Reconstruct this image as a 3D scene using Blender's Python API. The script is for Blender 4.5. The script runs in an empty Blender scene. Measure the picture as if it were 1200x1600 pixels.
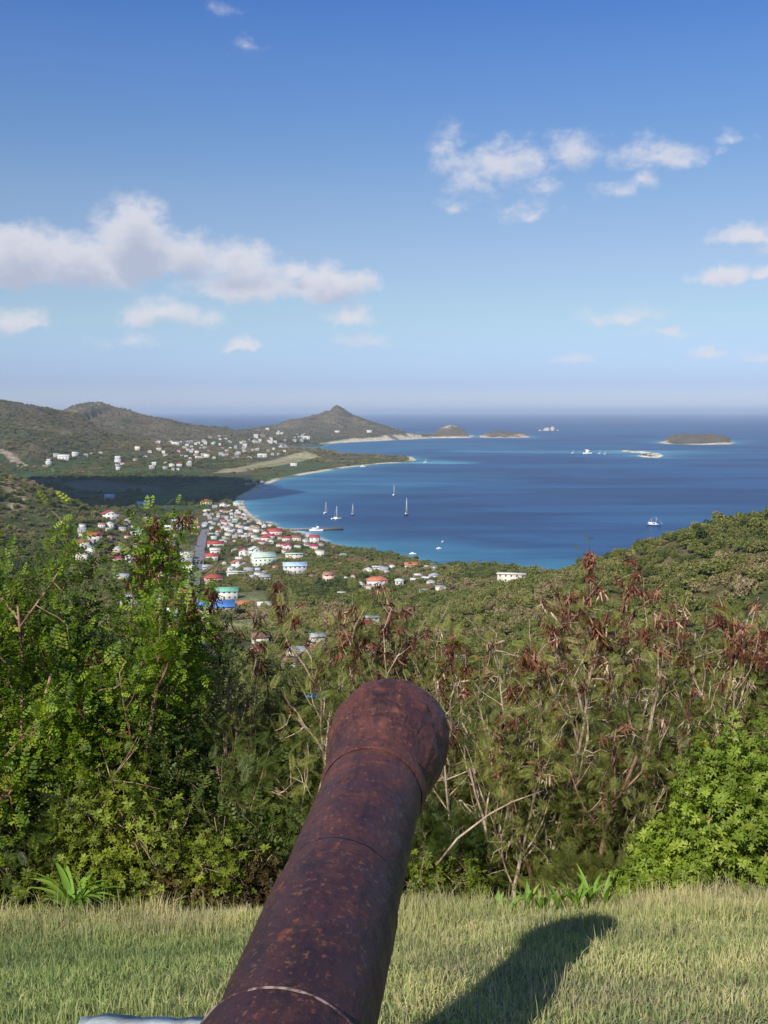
import bpy, math, random
import numpy as np
from math import radians as rad

# ------------------------------------------------------------------ camera, sky, sun, exposure
CAM_Z = 130.0
FPX = 1600 * 38 / 36.0
PITCH = math.atan(158 / FPX)
scene = bpy.context.scene
COL = scene.collection

cam_d = bpy.data.cameras.new('camera')
cam = bpy.data.objects.new('camera', cam_d); COL.objects.link(cam)
cam_d.sensor_fit = 'VERTICAL'; cam_d.sensor_height = 36; cam_d.lens = 38
cam_d.clip_start = 0.05; cam_d.clip_end = 400000
cam.location = (0, 0, CAM_Z); cam.rotation_euler = (rad(90) - PITCH, 0, 0)
scene.camera = cam

SUN_TO = np.array([-.372, -.703, .606]); SUN_TO /= np.linalg.norm(SUN_TO)
SUN_EL = math.asin(SUN_TO[2]); SUN_ROT = math.atan2(SUN_TO[0], SUN_TO[1]) % (2 * math.pi)
sun_d = bpy.data.lights.new('sun', 'SUN'); sun_d.energy = 4.7; sun_d.angle = rad(.53)
sun_d.color = (1.0, .93, .83)
sun = bpy.data.objects.new('sun', sun_d); COL.objects.link(sun)
sun.location = (-40, -80, 200)
sun.rotation_euler = (math.pi / 2 - SUN_EL, 0, math.atan2(SUN_TO[0], -SUN_TO[1]))

scene.view_settings.view_transform = 'Standard'; scene.view_settings.look = 'None'
scene.view_settings.exposure = .35; scene.view_settings.gamma = 1
scene.view_settings.use_curve_mapping = False
scene.cycles.use_denoising = True
scene.cycles.max_bounces = 6; scene.cycles.transparent_max_bounces = 8
scene.cycles.volume_bounces = 0; scene.cycles.caustics_reflective = False

def ray(u, v):
    cx = (u - 600) / FPX; cy = (800 - v) / FPX
    c, s = math.cos(PITCH), math.sin(PITCH)
    Y = c + s * cy; Z = -s + c * cy
    return cx / Y, Z / Y
def P(u, v, z=0.0):                       # where the sight line through a photo pixel meets height z
    a, b = ray(u, v); d = (z - CAM_Z) / b
    return (a * d, d)
def RP(u, v, d):                          # point on that sight line at distance d
    a, b = ray(u, v); return (a * d, d, CAM_Z + b * d)
def pix(x, y, z):
    c, s = math.cos(PITCH), math.sin(PITCH); zz = z - CAM_Z
    dep = y * c - zz * s; up = y * s + zz * c
    return 600 + FPX * x / dep, 800 - FPX * up / dep

class NT:
    """tiny helper for node trees"""
    def __init__(s, tree): s.t = tree; s.n = tree.nodes; s.l = tree.links
    def new(s, typ, **kw):
        n = s.n.new(typ)
        for k, v in kw.items(): setattr(n, k, v)
        return n
    def put(s, sock, v):
        if isinstance(v, bpy.types.NodeSocket): s.l.new(v, sock)
        elif v is not None:
            if hasattr(sock.default_value, '__len__') and len(sock.default_value) == 4 and len(v) == 3: v = (*v, 1)
            sock.default_value = v
    def math(s, op, a, b=None, c=None, clamp=False):
        n = s.new('ShaderNodeMath', operation=op, use_clamp=clamp)
        for i, x in enumerate((a, b, c)):
            if x is not None: s.put(n.inputs[i], x)
        return n.outputs[0]
    def vm(s, op, a, b=None, c=None):
        n = s.new('ShaderNodeVectorMath', operation=op)
        for i, x in enumerate((a, b, c)):
            if x is not None: s.put(n.inputs[i], x)
        return n.outputs['Value'] if op in ('LENGTH', 'DOT_PRODUCT', 'DISTANCE') else n.outputs[0]
    def mix(s, f, a, b, mode='MIX'):
        n = s.new('ShaderNodeMix', data_type='RGBA', blend_type=mode)
        s.put(n.inputs[0], f); s.put(n.inputs[6], a); s.put(n.inputs[7], b)
        return n.outputs[2]
    def noise(s, vec, scale, detail=3, rough=.55, out=0, **kw):
        n = s.new('ShaderNodeTexNoise', **kw)
        s.put(n.inputs['Vector'], vec); n.inputs['Scale'].default_value = scale
        n.inputs['Detail'].default_value = detail; n.inputs['Roughness'].default_value = rough
        return n.outputs[out]
    def ramp(s, f, stops):
        n = s.new('ShaderNodeValToRGB'); s.put(n.inputs[0], f); e = n.color_ramp.elements
        while len(e) < len(stops): e.new(.5)
        for i, (p, c) in enumerate(stops):
            e[i].position = p; e[i].color = (*c, 1) if hasattr(c, '__len__') else (c, c, c, 1)
        return n.outputs[0]
    def ss(s, x, a, b, lo=0, hi=1):
        n = s.new('ShaderNodeMapRange', interpolation_type='SMOOTHSTEP')
        s.put(n.inputs[0], x); n.inputs[1].default_value = a; n.inputs[2].default_value = b
        n.inputs[3].default_value = lo; n.inputs[4].default_value = hi
        return n.outputs[0]

world = bpy.data.worlds.new('World'); scene.world = world; world.use_nodes = True
w = NT(world.node_tree); w.n.clear()
sky = w.new('ShaderNodeTexSky', sky_type='NISHITA'); sky.sun_disc = False
sky.sun_elevation = SUN_EL; sky.sun_rotation = SUN_ROT; sky.altitude = 100
sky.air_density = 1.0; sky.dust_density = .6; sky.ozone_density = 2.2
tc = w.new('ShaderNodeTexCoord')
sep = w.new('ShaderNodeSeparateXYZ'); w.put(sep.inputs[0], tc.outputs['Generated'])
az = w.math('ARCTAN2', sep.outputs[0], sep.outputs[1])
el = w.math('ARCSINE', sep.outputs[2])
cmb = w.new('ShaderNodeCombineXYZ'); w.put(cmb.inputs[0], az); w.put(cmb.inputs[1], el)
base = cmb.outputs[0]
wn = w.noise(base, 22, 5, .6, out=1)
warp = w.vm('MULTIPLY_ADD', w.vm('SUBTRACT', wn, (.5, .5, .5)), (.05, .034, 0), base)
# cumulus puffs: centre in the photograph's sight lines, half sizes, strength
PUFFS = [(20, 418, 95, 46, 1.1), (110, 420, 95, 40, 1.05), (215, 392, 70, 56, 1.3), (280, 405, 60, 32, .9), (60, 428, 130, 26, .85),
         (370, 418, 85, 30, .8), (400, 450, 120, 28, .75), (520, 450, 70, 28, 1.0), (460, 425, 40, 16, .7),
         (255, 492, 62, 24, .72), (320, 495, 45, 18, .4), (25, 512, 60, 24, .55), (55, 520, 30, 14, .6), (375, 542, 28, 11, .75), (210, 535, 60, 12, .35),
         (545, 498, 42, 17, .6), (570, 535, 60, 16, .33),
         (700, 250, 36, 32, .5), (790, 262, 85, 32, .72), (740, 285, 40, 22, .6), (850, 292, 40, 16, .5), (895, 238, 45, 26, .6), (790, 218, 22, 12, .4),
         (820, 330, 60, 14, .42), (710, 318, 40, 14, .38), (1030, 248, 75, 22, .66), (1075, 250, 30, 16, .6), (965, 300, 42, 15, .5), (1000, 288, 22, 18, .5), (1145, 215, 24, 9, .45), (1125, 238, 16, 9, .4),
         (1165, 375, 50, 17, .8), (1240, 385, 60, 16, .7), (1135, 430, 48, 14, .85), (1205, 430, 24, 10, .7), (975, 493, 70, 14, .5), (1050, 518, 40, 8, .4), (895, 565, 40, 8, .36), (1110, 550, 36, 9, .5), (1180, 555, 50, 9, .4),
         (378, 75, 26, 12, .17), (355, 18, 22, 16, .15), (-180, 420, 160, 45, .9), (-420, 470, 190, 40, .8), (1480, 300, 150, 40, .7), (1650, 480, 180, 30, .8)]
grp = bpy.data.node_groups.new('puffs', 'ShaderNodeTree')
grp.interface.new_socket('v', in_out='INPUT', socket_type='NodeSocketVector')
grp.interface.new_socket('d', in_out='OUTPUT', socket_type='NodeSocketFloat')
g = NT(grp); gi = g.new('NodeGroupInput'); go = g.new('NodeGroupOutput')
acc = None
for (u, v, ru, rv, amp) in PUFFS:
    a, b = ray(u, v); A = math.atan(a); E_ = math.atan2(b, math.hypot(1, a))
    ra = ru / FPX * 1.25; re = rv / FPX * 1.5; amp = amp * (.80 if u > 640 and v < 345 else 1)
    q = g.vm('MULTIPLY_ADD', gi.outputs[0], (1 / ra, 1 / re, 0), (-A / ra, -E_ / re, 0))
    q = g.vm('MULTIPLY_ADD', g.vm('ABSOLUTE', q), (0, -.42, 0), g.vm('MULTIPLY', q, (1, 1.28, 0)))
    L = g.vm('LENGTH', q)
    m = g.math('MULTIPLY_ADD', L, -amp, amp)
    acc = m if acc is None else g.math('SMOOTH_MAX', acc, m, .12)
g.put(go.inputs[0], acc)
def puffs(vec):
    n = w.new('ShaderNodeGroup'); n.node_tree = grp; w.put(n.inputs[0], vec); return n.outputs[0]
M1 = puffs(warp)
M2 = puffs(w.vm('ADD', warp, (-.004, .013, 0)))
nz = w.noise(w.vm('MULTIPLY', base, (1, 1.5, 1)), 38, 7, .62)
fine = w.noise(w.vm('MULTIPLY', base, (1, 1.4, 1)), 120, 4, .6)
edge = w.math('MULTIPLY_ADD', w.math('SUBTRACT', nz, .5), .95, M1)
edge = w.math('MULTIPLY_ADD', w.math('SUBTRACT', fine, .5), .16, edge)
dens = w.ss(edge, .0, .60)
# thin veil low over the sea
veil = w.noise(w.vm('MULTIPLY', base, (1, 6, 1)), 5, 6, .6)
veil = w.math('MULTIPLY', w.ss(veil, .50, .78), w.ss(el, .02, .14, .34, 0.0))
thick = w.math('MULTIPLY_ADD', w.math('SUBTRACT', nz, .5), .7, M2)
lit = w.ss(thick, .12, 1.0, 1, 0)
cc = w.mix(lit, (3.9, 4.2, 5.3), (6.3, 6.25, 6.75))
skc = w.new('ShaderNodeHueSaturation'); skc.inputs['Saturation'].default_value = 1.0
w.put(skc.inputs['Color'], sky.outputs[0])
skyg = w.ramp(w.math('MULTIPLY', el, 2.0, clamp=True), [(0.0082, (0.50, 0.590, 0.92)), (0.0492, (0.37, 0.45, 0.79)), (0.165, (0.476, 0.515, 0.598)), (0.2786, (0.533, 0.521, 0.582)), (0.3891, (0.503, 0.529, 0.602)), (0.4961, (0.407, 0.504, 0.639)), (0.5993, (0.359, 0.486, 0.689)), (0.6933, (0.284, 0.439, 0.706))])
skyc = w.vm('MULTIPLY', w.vm('MULTIPLY', skc.outputs[0], skyg), (1.5, 1.5, 1.5))
out = w.mix(w.math('MULTIPLY', dens, .86), skyc, cc)
out = w.mix(w.math('MULTIPLY', veil, .6), out, (4.2, 4.6, 5.9))
bg = w.new('ShaderNodeBackground'); w.put(bg.inputs[0], out); bg.inputs[1].default_value = .0945
wo = w.new('ShaderNodeOutputWorld'); w.l.new(bg.outputs[0], wo.inputs[0])
world.cycles.sampling_method = 'MANUAL'; world.cycles.sample_map_resolution = 1024

# ------------------------------------------------------------------ numpy helpers
rng = np.random.default_rng(11)
random.seed(5)
def hash2(ix, iy, seed):
    h = (ix.astype(np.int64) * 374761393 + iy.astype(np.int64) * 668265263 + seed * 974634777) & 0xffffffff
    h = ((h ^ (h >> 13)) * 1274126177) & 0xffffffff
    return ((h ^ (h >> 16)) & 0xffff) / 65535.0
def vnoise(x, y, seed=0):
    ix, iy = np.floor(x), np.floor(y); fx, fy = x - ix, y - iy
    fx = fx * fx * (3 - 2 * fx); fy = fy * fy * (3 - 2 * fy)
    a = hash2(ix, iy, seed); b = hash2(ix + 1, iy, seed); c = hash2(ix, iy + 1, seed); d = hash2(ix + 1, iy + 1, seed)
    return (a * (1 - fx) + b * fx) * (1 - fy) + (c * (1 - fx) + d * fx) * fy
def fbm(x, y, oct=4, seed=0):
    s = 0; a = .5; t = 0
    for i in range(oct):
        s = s + a * vnoise(x * 2 ** i, y * 2 ** i, seed + i); t += a; a *= .5
    return s / t
def sstep(x, a, b):
    t = np.clip((x - a) / (b - a), 0, 1); return t * t * (3 - 2 * t)
def seg_dist(x, y, pts, closed):
    pts = np.asarray(pts, float); n = len(pts); best = np.full(np.shape(x), 1e18); bi = np.zeros(np.shape(x)); 
    for i in range(n if closed else n - 1):
        a = pts[i]; b = pts[(i + 1) % n]; dx, dy = b[0] - a[0], b[1] - a[1]; L = dx * dx + dy * dy + 1e-9
        t = np.clip(((x - a[0]) * dx + (y - a[1]) * dy) / L, 0, 1)
        d = (x - a[0] - t * dx) ** 2 + (y - a[1] - t * dy) ** 2
        m = d < best; best = np.where(m, d, best); bi = np.where(m, i + t, bi)
    return np.sqrt(best), bi
def inside(x, y, pts):
    pts = np.asarray(pts, float); n = len(pts); r = np.zeros(np.shape(x), bool)
    for i in range(n):
        a = pts[i]; b = pts[(i + 1) % n]
        if a[1] == b[1]: continue
        c = ((a[1] > y) != (b[1] > y)) & (x < (b[0] - a[0]) * (y - a[1]) / (b[1] - a[1]) + a[0])
        r ^= c
    return r

def mesh_np(name, V, F, mats=(), attrs=None, smooth=False, midx=None):
    """V (n,3); F: array (m,k) or list of such arrays"""
    if not isinstance(F, (list, tuple)): F = [F]
    F = [np.asarray(f, np.int32) for f in F if len(f)]
    me = bpy.data.meshes.new(name)
    V = np.asarray(V, np.float32)
    me.vertices.add(len(V)); me.vertices.foreach_set('co', V.ravel())
    loops = np.concatenate([f.ravel() for f in F]); me.loops.add(len(loops)); me.loops.foreach_set('vertex_index', loops)
    cnt = np.concatenate([np.full(len(f), f.shape[1], np.int32) for f in F])
    st = np.concatenate([[0], np.cumsum(cnt)[:-1]]).astype(np.int32)
    me.polygons.add(len(cnt)); me.polygons.foreach_set('loop_start', st); me.polygons.foreach_set('loop_total', cnt)
    for m in mats: me.materials.append(m)
    if midx is not None: me.polygons.foreach_set('material_index', np.asarray(midx, np.int32))
    me.update(calc_edges=True)
    if smooth: me.polygons.foreach_set('use_smooth', np.ones(len(cnt), bool))
    for k, a in (attrs or {}).items():
        a = np.asarray(a, np.float32)
        if a.ndim == 1:
            at = me.attributes.new(k, 'FLOAT', 'POINT'); at.data.foreach_set('value', a)
        else:
            at = me.attributes.new(k, 'FLOAT_COLOR', 'POINT'); at.data.foreach_set('color', np.c_[a, np.ones(len(a))].astype(np.float32).ravel())
    return me
def obj(name, me, parent=None, loc=None, label=None, cat=None, group=None, kind=None, rz=None):
    o = bpy.data.objects.new(name, me); COL.objects.link(o)
    if parent: o.parent = parent
    if loc is not None: o.location = loc
    if rz is not None: o.rotation_euler = (0, 0, rz)
    if label: o['label'] = label
    if cat: o['category'] = cat
    if group: o['group'] = group
    if kind: o['kind'] = kind
    return o
def join(parts):
    """parts: list of (V, [F...], mat index) -> V, F list, midx"""
    Vs = []; Fs = []; mi = []; off = 0
    for V, F, m in parts:
        V = np.asarray(V, float)
        for f in (F if isinstance(F, list) else [F]):
            f = np.asarray(f); 
            if len(f): Fs.append(f + off); mi += [m] * len(f)
        Vs.append(V); off += len(V)
    return np.concatenate(Vs), Fs, mi
def box(x0, x1, y0, y1, z0, z1):
    V = [(x, y, z) for z in (z0, z1) for y in (y0, y1) for x in (x0, x1)]
    F = [(0, 2, 3, 1), (4, 5, 7, 6), (0, 1, 5, 4), (2, 6, 7, 3), (0, 4, 6, 2), (1, 3, 7, 5)]
    return np.array(V, float), np.array(F)
def tube(pts, rads, n=6, cap=True):
    pts = np.asarray(pts, float); rads = np.asarray(rads, float); k = len(pts)
    T = np.gradient(pts, axis=0); T /= np.linalg.norm(T, axis=1)[:, None] + 1e-12
    ref = np.array([0, 0, 1.]) if abs(T[:, 2]).mean() < .8 else np.array([1., 0, 0])
    A = np.cross(T, ref); A /= np.linalg.norm(A, axis=1)[:, None] + 1e-12
    B = np.cross(T, A); th = np.arange(n) * 2 * math.pi / n
    V = pts[:, None] + rads[:, None, None] * (np.cos(th)[None, :, None] * A[:, None] + np.sin(th)[None, :, None] * B[:, None])
    V = V.reshape(-1, 3); i = np.arange(k - 1)[:, None] * n; j = np.arange(n)[None]; j2 = (j + 1) % n
    Q = np.stack([i + j, i + j2, i + n + j2, i + n + j], -1).reshape(-1, 4)
    F = [Q]
    if cap: F.append(np.array([list(range(n))[::-1], list(range((k - 1) * n, k * n))]))
    return V, F
def tubes(polys, n=5):
    Vs = []; Fs = []; off = 0
    for p, r in polys:
        V, F = tube(p, r, n, False); Vs.append(V); Fs.append(F[0] + off); off += len(V)
    return np.concatenate(Vs), np.concatenate(Fs)
def rot_from(dirs, roll, up=(0, 0, 1)):
    """matrices whose columns are local x (along dir), y, z"""
    X = dirs / (np.linalg.norm(dirs, axis=1)[:, None] + 1e-9)
    U = np.tile(np.array(up, float), (len(X), 1)); Y = np.cross(U, X); Y /= np.linalg.norm(Y, axis=1)[:, None] + 1e-6
    Z = np.cross(X, Y); c, s = np.cos(roll)[:, None], np.sin(roll)[:, None]
    return np.stack([X, Y * c + Z * s, -Y * s + Z * c], -1)
def scatter(pv, pf, pos, R, sc):
    N = len(pos); k = len(pv)
    V = np.einsum('nij,kj->nki', R, pv) * sc[:, None, None] + pos[:, None]
    F = (pf[None] + (np.arange(N) * k)[:, None, None]).reshape(-1, pf.shape[1])
    return V.reshape(-1, 3), F
def rdir(n, zlo=-.3, zhi=.8):
    a = rng.uniform(0, 2 * math.pi, n); z = rng.uniform(zlo, zhi, n); r = np.sqrt(np.maximum(0, 1 - z * z))
    return np.c_[r * np.cos(a), r * np.sin(a), z]

# ------------------------------------------------------------------ materials
def mat(name, build):
    m = bpy.data.materials.new(name); m.use_nodes = True; t = NT(m.node_tree); t.n.clear()
    o = t.new('ShaderNodeOutputMaterial'); sh = build(t); t.l.new(sh, o.inputs[0]); return m
def principled(t, col, rough=.6, spec=.4, normal=None, metal=0.0):
    p = t.new('ShaderNodeBsdfPrincipled'); t.put(p.inputs['Base Color'], col); t.put(p.inputs['Roughness'], rough)
    t.put(p.inputs['Specular IOR Level'], spec); t.put(p.inputs['Metallic'], metal)
    if normal is not None: t.put(p.inputs['Normal'], normal)
    return p.outputs[0]
def bump(t, h, strength=.4, dist=.01, normal=None):
    b = t.new('ShaderNodeBump'); b.inputs['Strength'].default_value = strength; b.inputs['Distance'].default_value = dist
    t.put(b.inputs['Height'], h)
    if normal is not None: t.put(b.inputs['Normal'], normal)
    return b.outputs[0]
def plain(name, col, rough=.6, var=.12, scale=1.5, spec=.3):
    def f(t):
        c = t.new('ShaderNodeTexCoord'); n = t.noise(c.outputs['Object'], scale, 4, .6)
        k = t.ss(n, .3, .7, 1 - var, 1 + var * .4)
        cc = t.vm('SCALE', tuple(col)); sc = cc.node; t.put(sc.inputs['Scale'], k)
        return principled(t, cc, rough, spec, bump(t, n, .15, .02))
    return mat(name, f)
def leafmat(name, stops, trans=.35, tr_tint=(1.3, 1.35, .6), patch=None, gloss=.25):
    """stops: colour ramp over per-leaf tint"""
    def f(t):
        a = t.new('ShaderNodeAttribute', attribute_name='tint')
        c = t.ramp(a.outputs['Fac'], stops)
        geo = t.new('ShaderNodeNewGeometry')
        p = t.noise(geo.outputs['Position'], 1.7, 3, .6)
        c = t.mix(1, c, t.mix(t.ss(p, .3, .7), (.72, .74, .7, 1), (1.2, 1.18, 1.0, 1)), 'MULTIPLY')
        d = principled(t, c, .5, gloss)
        tr = t.new('ShaderNodeBsdfTranslucent'); t.put(tr.inputs[0], t.mix(1, c, (*tr_tint, 1), 'MULTIPLY'))
        m = t.new('ShaderNodeMixShader'); m.inputs[0].default_value = trans
        t.l.new(d, m.inputs[1]); t.l.new(tr.outputs[0], m.inputs[2]); return m.outputs[0]
    return mat(name, f)
M = {}
M['leaf_green'] = leafmat('leaf_green', [(0, (.05, .09, .010)), (.45, (.12, .20, .018)), (.8, (.24, .33, .028)), (1, (.38, .40, .05))])
M['leaf_feather'] = leafmat('leaf_feather', [(0, (.080, .100, .022)), (.5, (.20, .225, .055)), (.85, (.30, .30, .09)), (1, (.42, .34, .17))])
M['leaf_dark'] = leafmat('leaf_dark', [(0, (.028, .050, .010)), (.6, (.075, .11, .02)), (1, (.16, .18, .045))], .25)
M['leaf_bright'] = leafmat('leaf_bright', [(0, (.08, .13, .016)), (.5, (.21, .29, .038)), (.95, (.38, .43, .09)), (1, (.5, .42, .03))])
M['leaf_vine'] = leafmat('leaf_vine', [(0, (.07, .09, .014)), (.5, (.19, .24, .028)), (.85, (.26, .30, .04)), (1, (.22, .13, .04))])
M['leaf_brown'] = leafmat('leaf_brown', [(0, (.03, .025, .010)), (.5, (.08, .055, .02)), (1, (.13, .11, .03))], .2, (1.2, 1, .6))
M['pod'] = leafmat('pod', [(0, (.06, .022, .016)), (.55, (.15, .052, .034)), (.78, (.30, .14, .09)), (.9, (.50, .40, .30)), (1, (.62, .52, .42))], .15, (1.2, .8, .6))
M['blade'] = leafmat('blade', [(0, (.17, .25, .10)), (.35, (.33, .40, .17)), (.62, (.46, .46, .22)), (.82, (.58, .51, .31)), (1, (.70, .62, .42))], .4, (1.2, 1.15, .7), gloss=.15)
M['strap'] = leafmat('strap', [(0, (.09, .19, .03)), (.6, (.19, .32, .05)), (1, (.34, .42, .09))], .25)
def bark(name, a, b, sc=14):
    def f(t):
        c = t.new('ShaderNodeTexCoord'); n = t.noise(t.vm('MULTIPLY', c.outputs['Object'], (1, 1, .35)), sc, 5, .65)
        return principled(t, t.mix(t.ss(n, .35, .65), a, b), .85, .2, bump(t, n, .6, .006))
    return mat(name, f)
M['bark'] = bark('bark', (.13, .075, .05, 1), (.34, .24, .17, 1))
M['bark_red'] = bark('bark_red', (.13, .06, .04, 1), (.36, .22, .15, 1))
M['bark_pale'] = bark('bark_pale', (.24, .165, .115, 1), (.52, .41, .30, 1))

def canopy(t):
    geo = t.new('ShaderNodeNewGeometry'); oi = t.new('ShaderNodeObjectInfo'); pos = geo.outputs['Position']
    big = t.noise(pos, .012, 4, .6); med = t.noise(pos, .06, 3, .6)
    f = t.math('ADD', t.math('MULTIPLY', oi.outputs['Random'], .55), t.math('MULTIPLY', t.math('SUBTRACT', big, .5), 1.9))
    sy = t.new('ShaderNodeSeparateXYZ'); t.put(sy.inputs[0], pos)
    f = t.math('ADD', f, t.ss(sy.outputs[1], 2300, 3300, .20, .48), clamp=True)   # the far hills are drier
    c = t.ramp(f, [(0, (.065, .095, .025)), (.3, (.135, .16, .040)), (.55, (.20, .205, .060)), (.75, (.26, .215, .10)), (1, (.36, .28, .18))])
    fn = t.noise(pos, .9, 3, .6)
    c = t.mix(1, c, t.mix(t.ss(fn, .3, .7), (.7, .7, .7, 1), (1.3, 1.3, 1.2, 1)), 'MULTIPLY')
    d = principled(t, c, .7, .12)
    tr = t.new('ShaderNodeBsdfTranslucent'); t.put(tr.inputs[0], c)
    m = t.new('ShaderNodeMixShader'); m.inputs[0].default_value = .2
    t.l.new(d, m.inputs[1]); t.l.new(tr.outputs[0], m.inputs[2]); return m.outputs[0]
M['canopy'] = mat('canopy', canopy)

def terrain_m(t):
    a = t.new('ShaderNodeVertexColor', layer_name='ground'); geo = t.new('ShaderNodeNewGeometry'); pos = geo.outputs['Position']
    n1 = t.noise(pos, .09, 5, .7); n2 = t.noise(pos, .5, 3, .6)
    k = t.mix(t.ss(n1, .35, .65), (.62, .64, .62, 1), (1.3, 1.28, 1.25, 1))
    c = t.mix(1, a.outputs[0], k, 'MULTIPLY')
    k2 = t.mix(t.ss(n2, .3, .7), (.75, .75, .75, 1), (1.2, 1.2, 1.2, 1))
    c = t.mix(1, c, k2, 'MULTIPLY')
    return principled(t, c, .9, .1, bump(t, n1, .5, 6))
M['terrain'] = mat('terrain', terrain_m)
def water_m(t):
    a = t.new('ShaderNodeVertexColor', layer_name='depth'); geo = t.new('ShaderNodeNewGeometry'); pos = geo.outputs['Position']
    p2 = t.vm('MULTIPLY', pos, (.35, 1, 1))
    n1 = t.noise(t.vm('MULTIPLY', pos, (.3, 1, 1)), .009, 7, .68); n2 = t.noise(t.vm('MULTIPLY', pos, (.5, 1, 1)), .05, 4, .6)
    k = t.mix(t.ss(n1, .38, .62), (.58, .68, .78, 1), (1.26, 1.18, 1.10, 1))
    c = t.mix(1, a.outputs[0], k, 'MULTIPLY')
    k = t.mix(t.ss(n2, .3, .7), (.90, .92, .94, 1), (1.08, 1.06, 1.04, 1))
    c = t.mix(1, c, k, 'MULTIPLY')
    return principled(t, c, .42, .22, bump(t, n2, .3, 1.0))
M['water'] = mat('water', water_m)

def rust_m(t):
    c = t.new('ShaderNodeTexCoord'); o = c.outputs['Object']
    big = t.noise(o, 4.5, 5, .6); mid = t.noise(o, 16, 6, .68); fi = t.noise(o, 70, 4, .65)
    sx = t.new('ShaderNodeSeparateXYZ'); t.put(sx.inputs[0], o)
    muz = t.ss(sx.outputs[2], 2.45, 3.05)          # along the bore: more scale near the muzzle
    near = t.ss(sx.outputs[2], 1.75, 2.55); col = t.mix(t.ss(big, .35, .65), t.mix(near, (.027, .0125, .014, 1), (.050, .021, .021, 1)), t.mix(near, (.050, .020, .020, 1), (.098, .036, .028, 1)))
    col = t.mix(t.math('MULTIPLY', t.ss(mid, .48, .62, 0, .6), t.math('MULTIPLY_ADD', near, .65, .35)), col, (.105, .036, .026, 1)); col = t.mix(t.math('MULTIPLY', muz, t.ss(big, .38, .6, 0, .75)), col, (.115, .036, .022, 1))
    patch = t.ss(t.math('MULTIPLY_ADD', muz, .10, mid), .625, .68)
    col = t.mix(t.math('MULTIPLY', patch, .6), col, (.19, .052, .026, 1))
    v = t.new('ShaderNodeTexVoronoi'); t.put(v.inputs['Vector'], t.vm('ADD', o, t.vm('SCALE', t.noise(o, 30, 3, .6, out=1)))); v.inputs['Scale'].default_value = 58
    v.inputs['Vector'].links[0].from_node.inputs[1].links[0].from_node.inputs['Scale'].default_value = .03
    flake = t.ss(t.math('ADD', v.outputs['Distance'], t.math('MULTIPLY', t.math('SUBTRACT', fi, .5), .8)), .30, .12)
    sel = t.ss(t.noise(o, 6, 5, .7), .46, .66)
    col = t.mix(t.math('MULTIPLY', t.math('MULTIPLY', flake, sel), .45), col, (.19, .08, .045, 1)); stn = t.noise(t.vm('MULTIPLY', o, (1, 1, .18)), 22, 4, .6); col = t.mix(t.ss(stn, .52, .66, 0, .55), col, (.016, .010, .012, 1))
    sp = t.ss(fi, .57, .68, 0, .6)
    col = t.mix(sp, col, (.20, .085, .035, 1))
    col = t.mix(t.ss(fi, .43, .34, 0, .65), col, (.012, .007, .010, 1))
    r = t.ss(mid, .3, .7, .42, .70)
    h = t.math('ADD', t.math('MULTIPLY', mid, 1.0), t.math('MULTIPLY', fi, .28))
    h = t.math('ADD', h, t.math('MULTIPLY', patch, t.math('MULTIPLY', muz, .35)))
    return principled(t, col, r, .42, bump(t, h, .9, .008))
M['rust'] = mat('rust', rust_m)
def rust_edge(t):
    c = t.new('ShaderNodeTexCoord'); n = t.noise(c.outputs['Object'], 40, 5, .7)
    return principled(t, t.mix(t.ss(n, .40, .62), (.055, .022, .018, 1), (.30, .22, .18, 1)), .45, .5, bump(t, n, .5, .004))
M['rust_edge'] = mat('rust_edge', rust_edge)
M['white_paint'] = plain('white_paint', (.58, .63, .58), .85, .45, 14)
M['concrete'] = plain('concrete', (.42, .40, .36), .9, .3, 6)
def soil(t):
    c = t.new('ShaderNodeTexCoord'); n = t.noise(c.outputs['Object'], 3, 6, .7); n2 = t.noise(c.outputs['Object'], 40, 3, .7)
    col = t.mix(t.ss(n, .35, .65), (.17, .20, .08, 1), (.34, .30, .17, 1)); col = t.mix(t.ss(n2, .4, .7, 0, .6), col, (.05, .06, .02, 1))
    return principled(t, col, .95, .1, bump(t, n2, .8, .03))
M['soil'] = mat('soil', soil)
WALLC = {'white': (.58, .57, .53), 'cream': (.60, .55, .44), 'grey': (.34, .34, .33), 'pale_green': (.62, .70, .58), 'pink': (.70, .48, .42), 'yellow': (.78, .68, .30), 'tan': (.52, .45, .36), 'blue': (.34, .50, .68)}
ROOFC = {'white': (.60, .60, .58), 'red': (.42, .07, .065), 'orange': (.52, .17, .09), 'grey': (.34, .36, .38), 'green': (.20, .46, .32), 'pale_green': (.50, .62, .50), 'light_blue': (.42, .56, .76), 'blue': (.10, .26, .62), 'brown': (.22, .13, .09), 'magenta': (.42, .05, .12), 'teal': (.22, .50, .48), 'rust': (.34, .17, .11)}
for k, c in WALLC.items(): M['w_' + k] = plain('wall_' + k, c, .8, .15, .4)
for k, c in ROOFC.items(): M['r_' + k] = plain('roof_' + k, c, .55, .22, .35)
M['window'] = plain('window_glass', (.10, .11, .12), .25, .1, 1, .5)
M['door'] = plain('door_wood', (.12, .07, .05), .6, .1)
M['hull_white'] = plain('hull_white', (.82, .82, .80), .3, .05); M['hull_blue'] = plain('hull_blue', (.03, .06, .20), .3, .05)
M['hull_dark'] = plain('hull_dark', (.04, .05, .08), .4, .05)
M['mast'] = plain('mast', (.62, .60, .58), .4, .05); M['timber'] = plain('timber', (.10, .09, .09), .8, .2); M['deckwood'] = plain('deckwood', (.28, .22, .18), .8, .2)
M['asphalt'] = plain('asphalt', (.20, .19, .20), .9, .2, .2); M['sandy'] = plain('sandy', (.72, .64, .50), .9, .12, .1)

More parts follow.
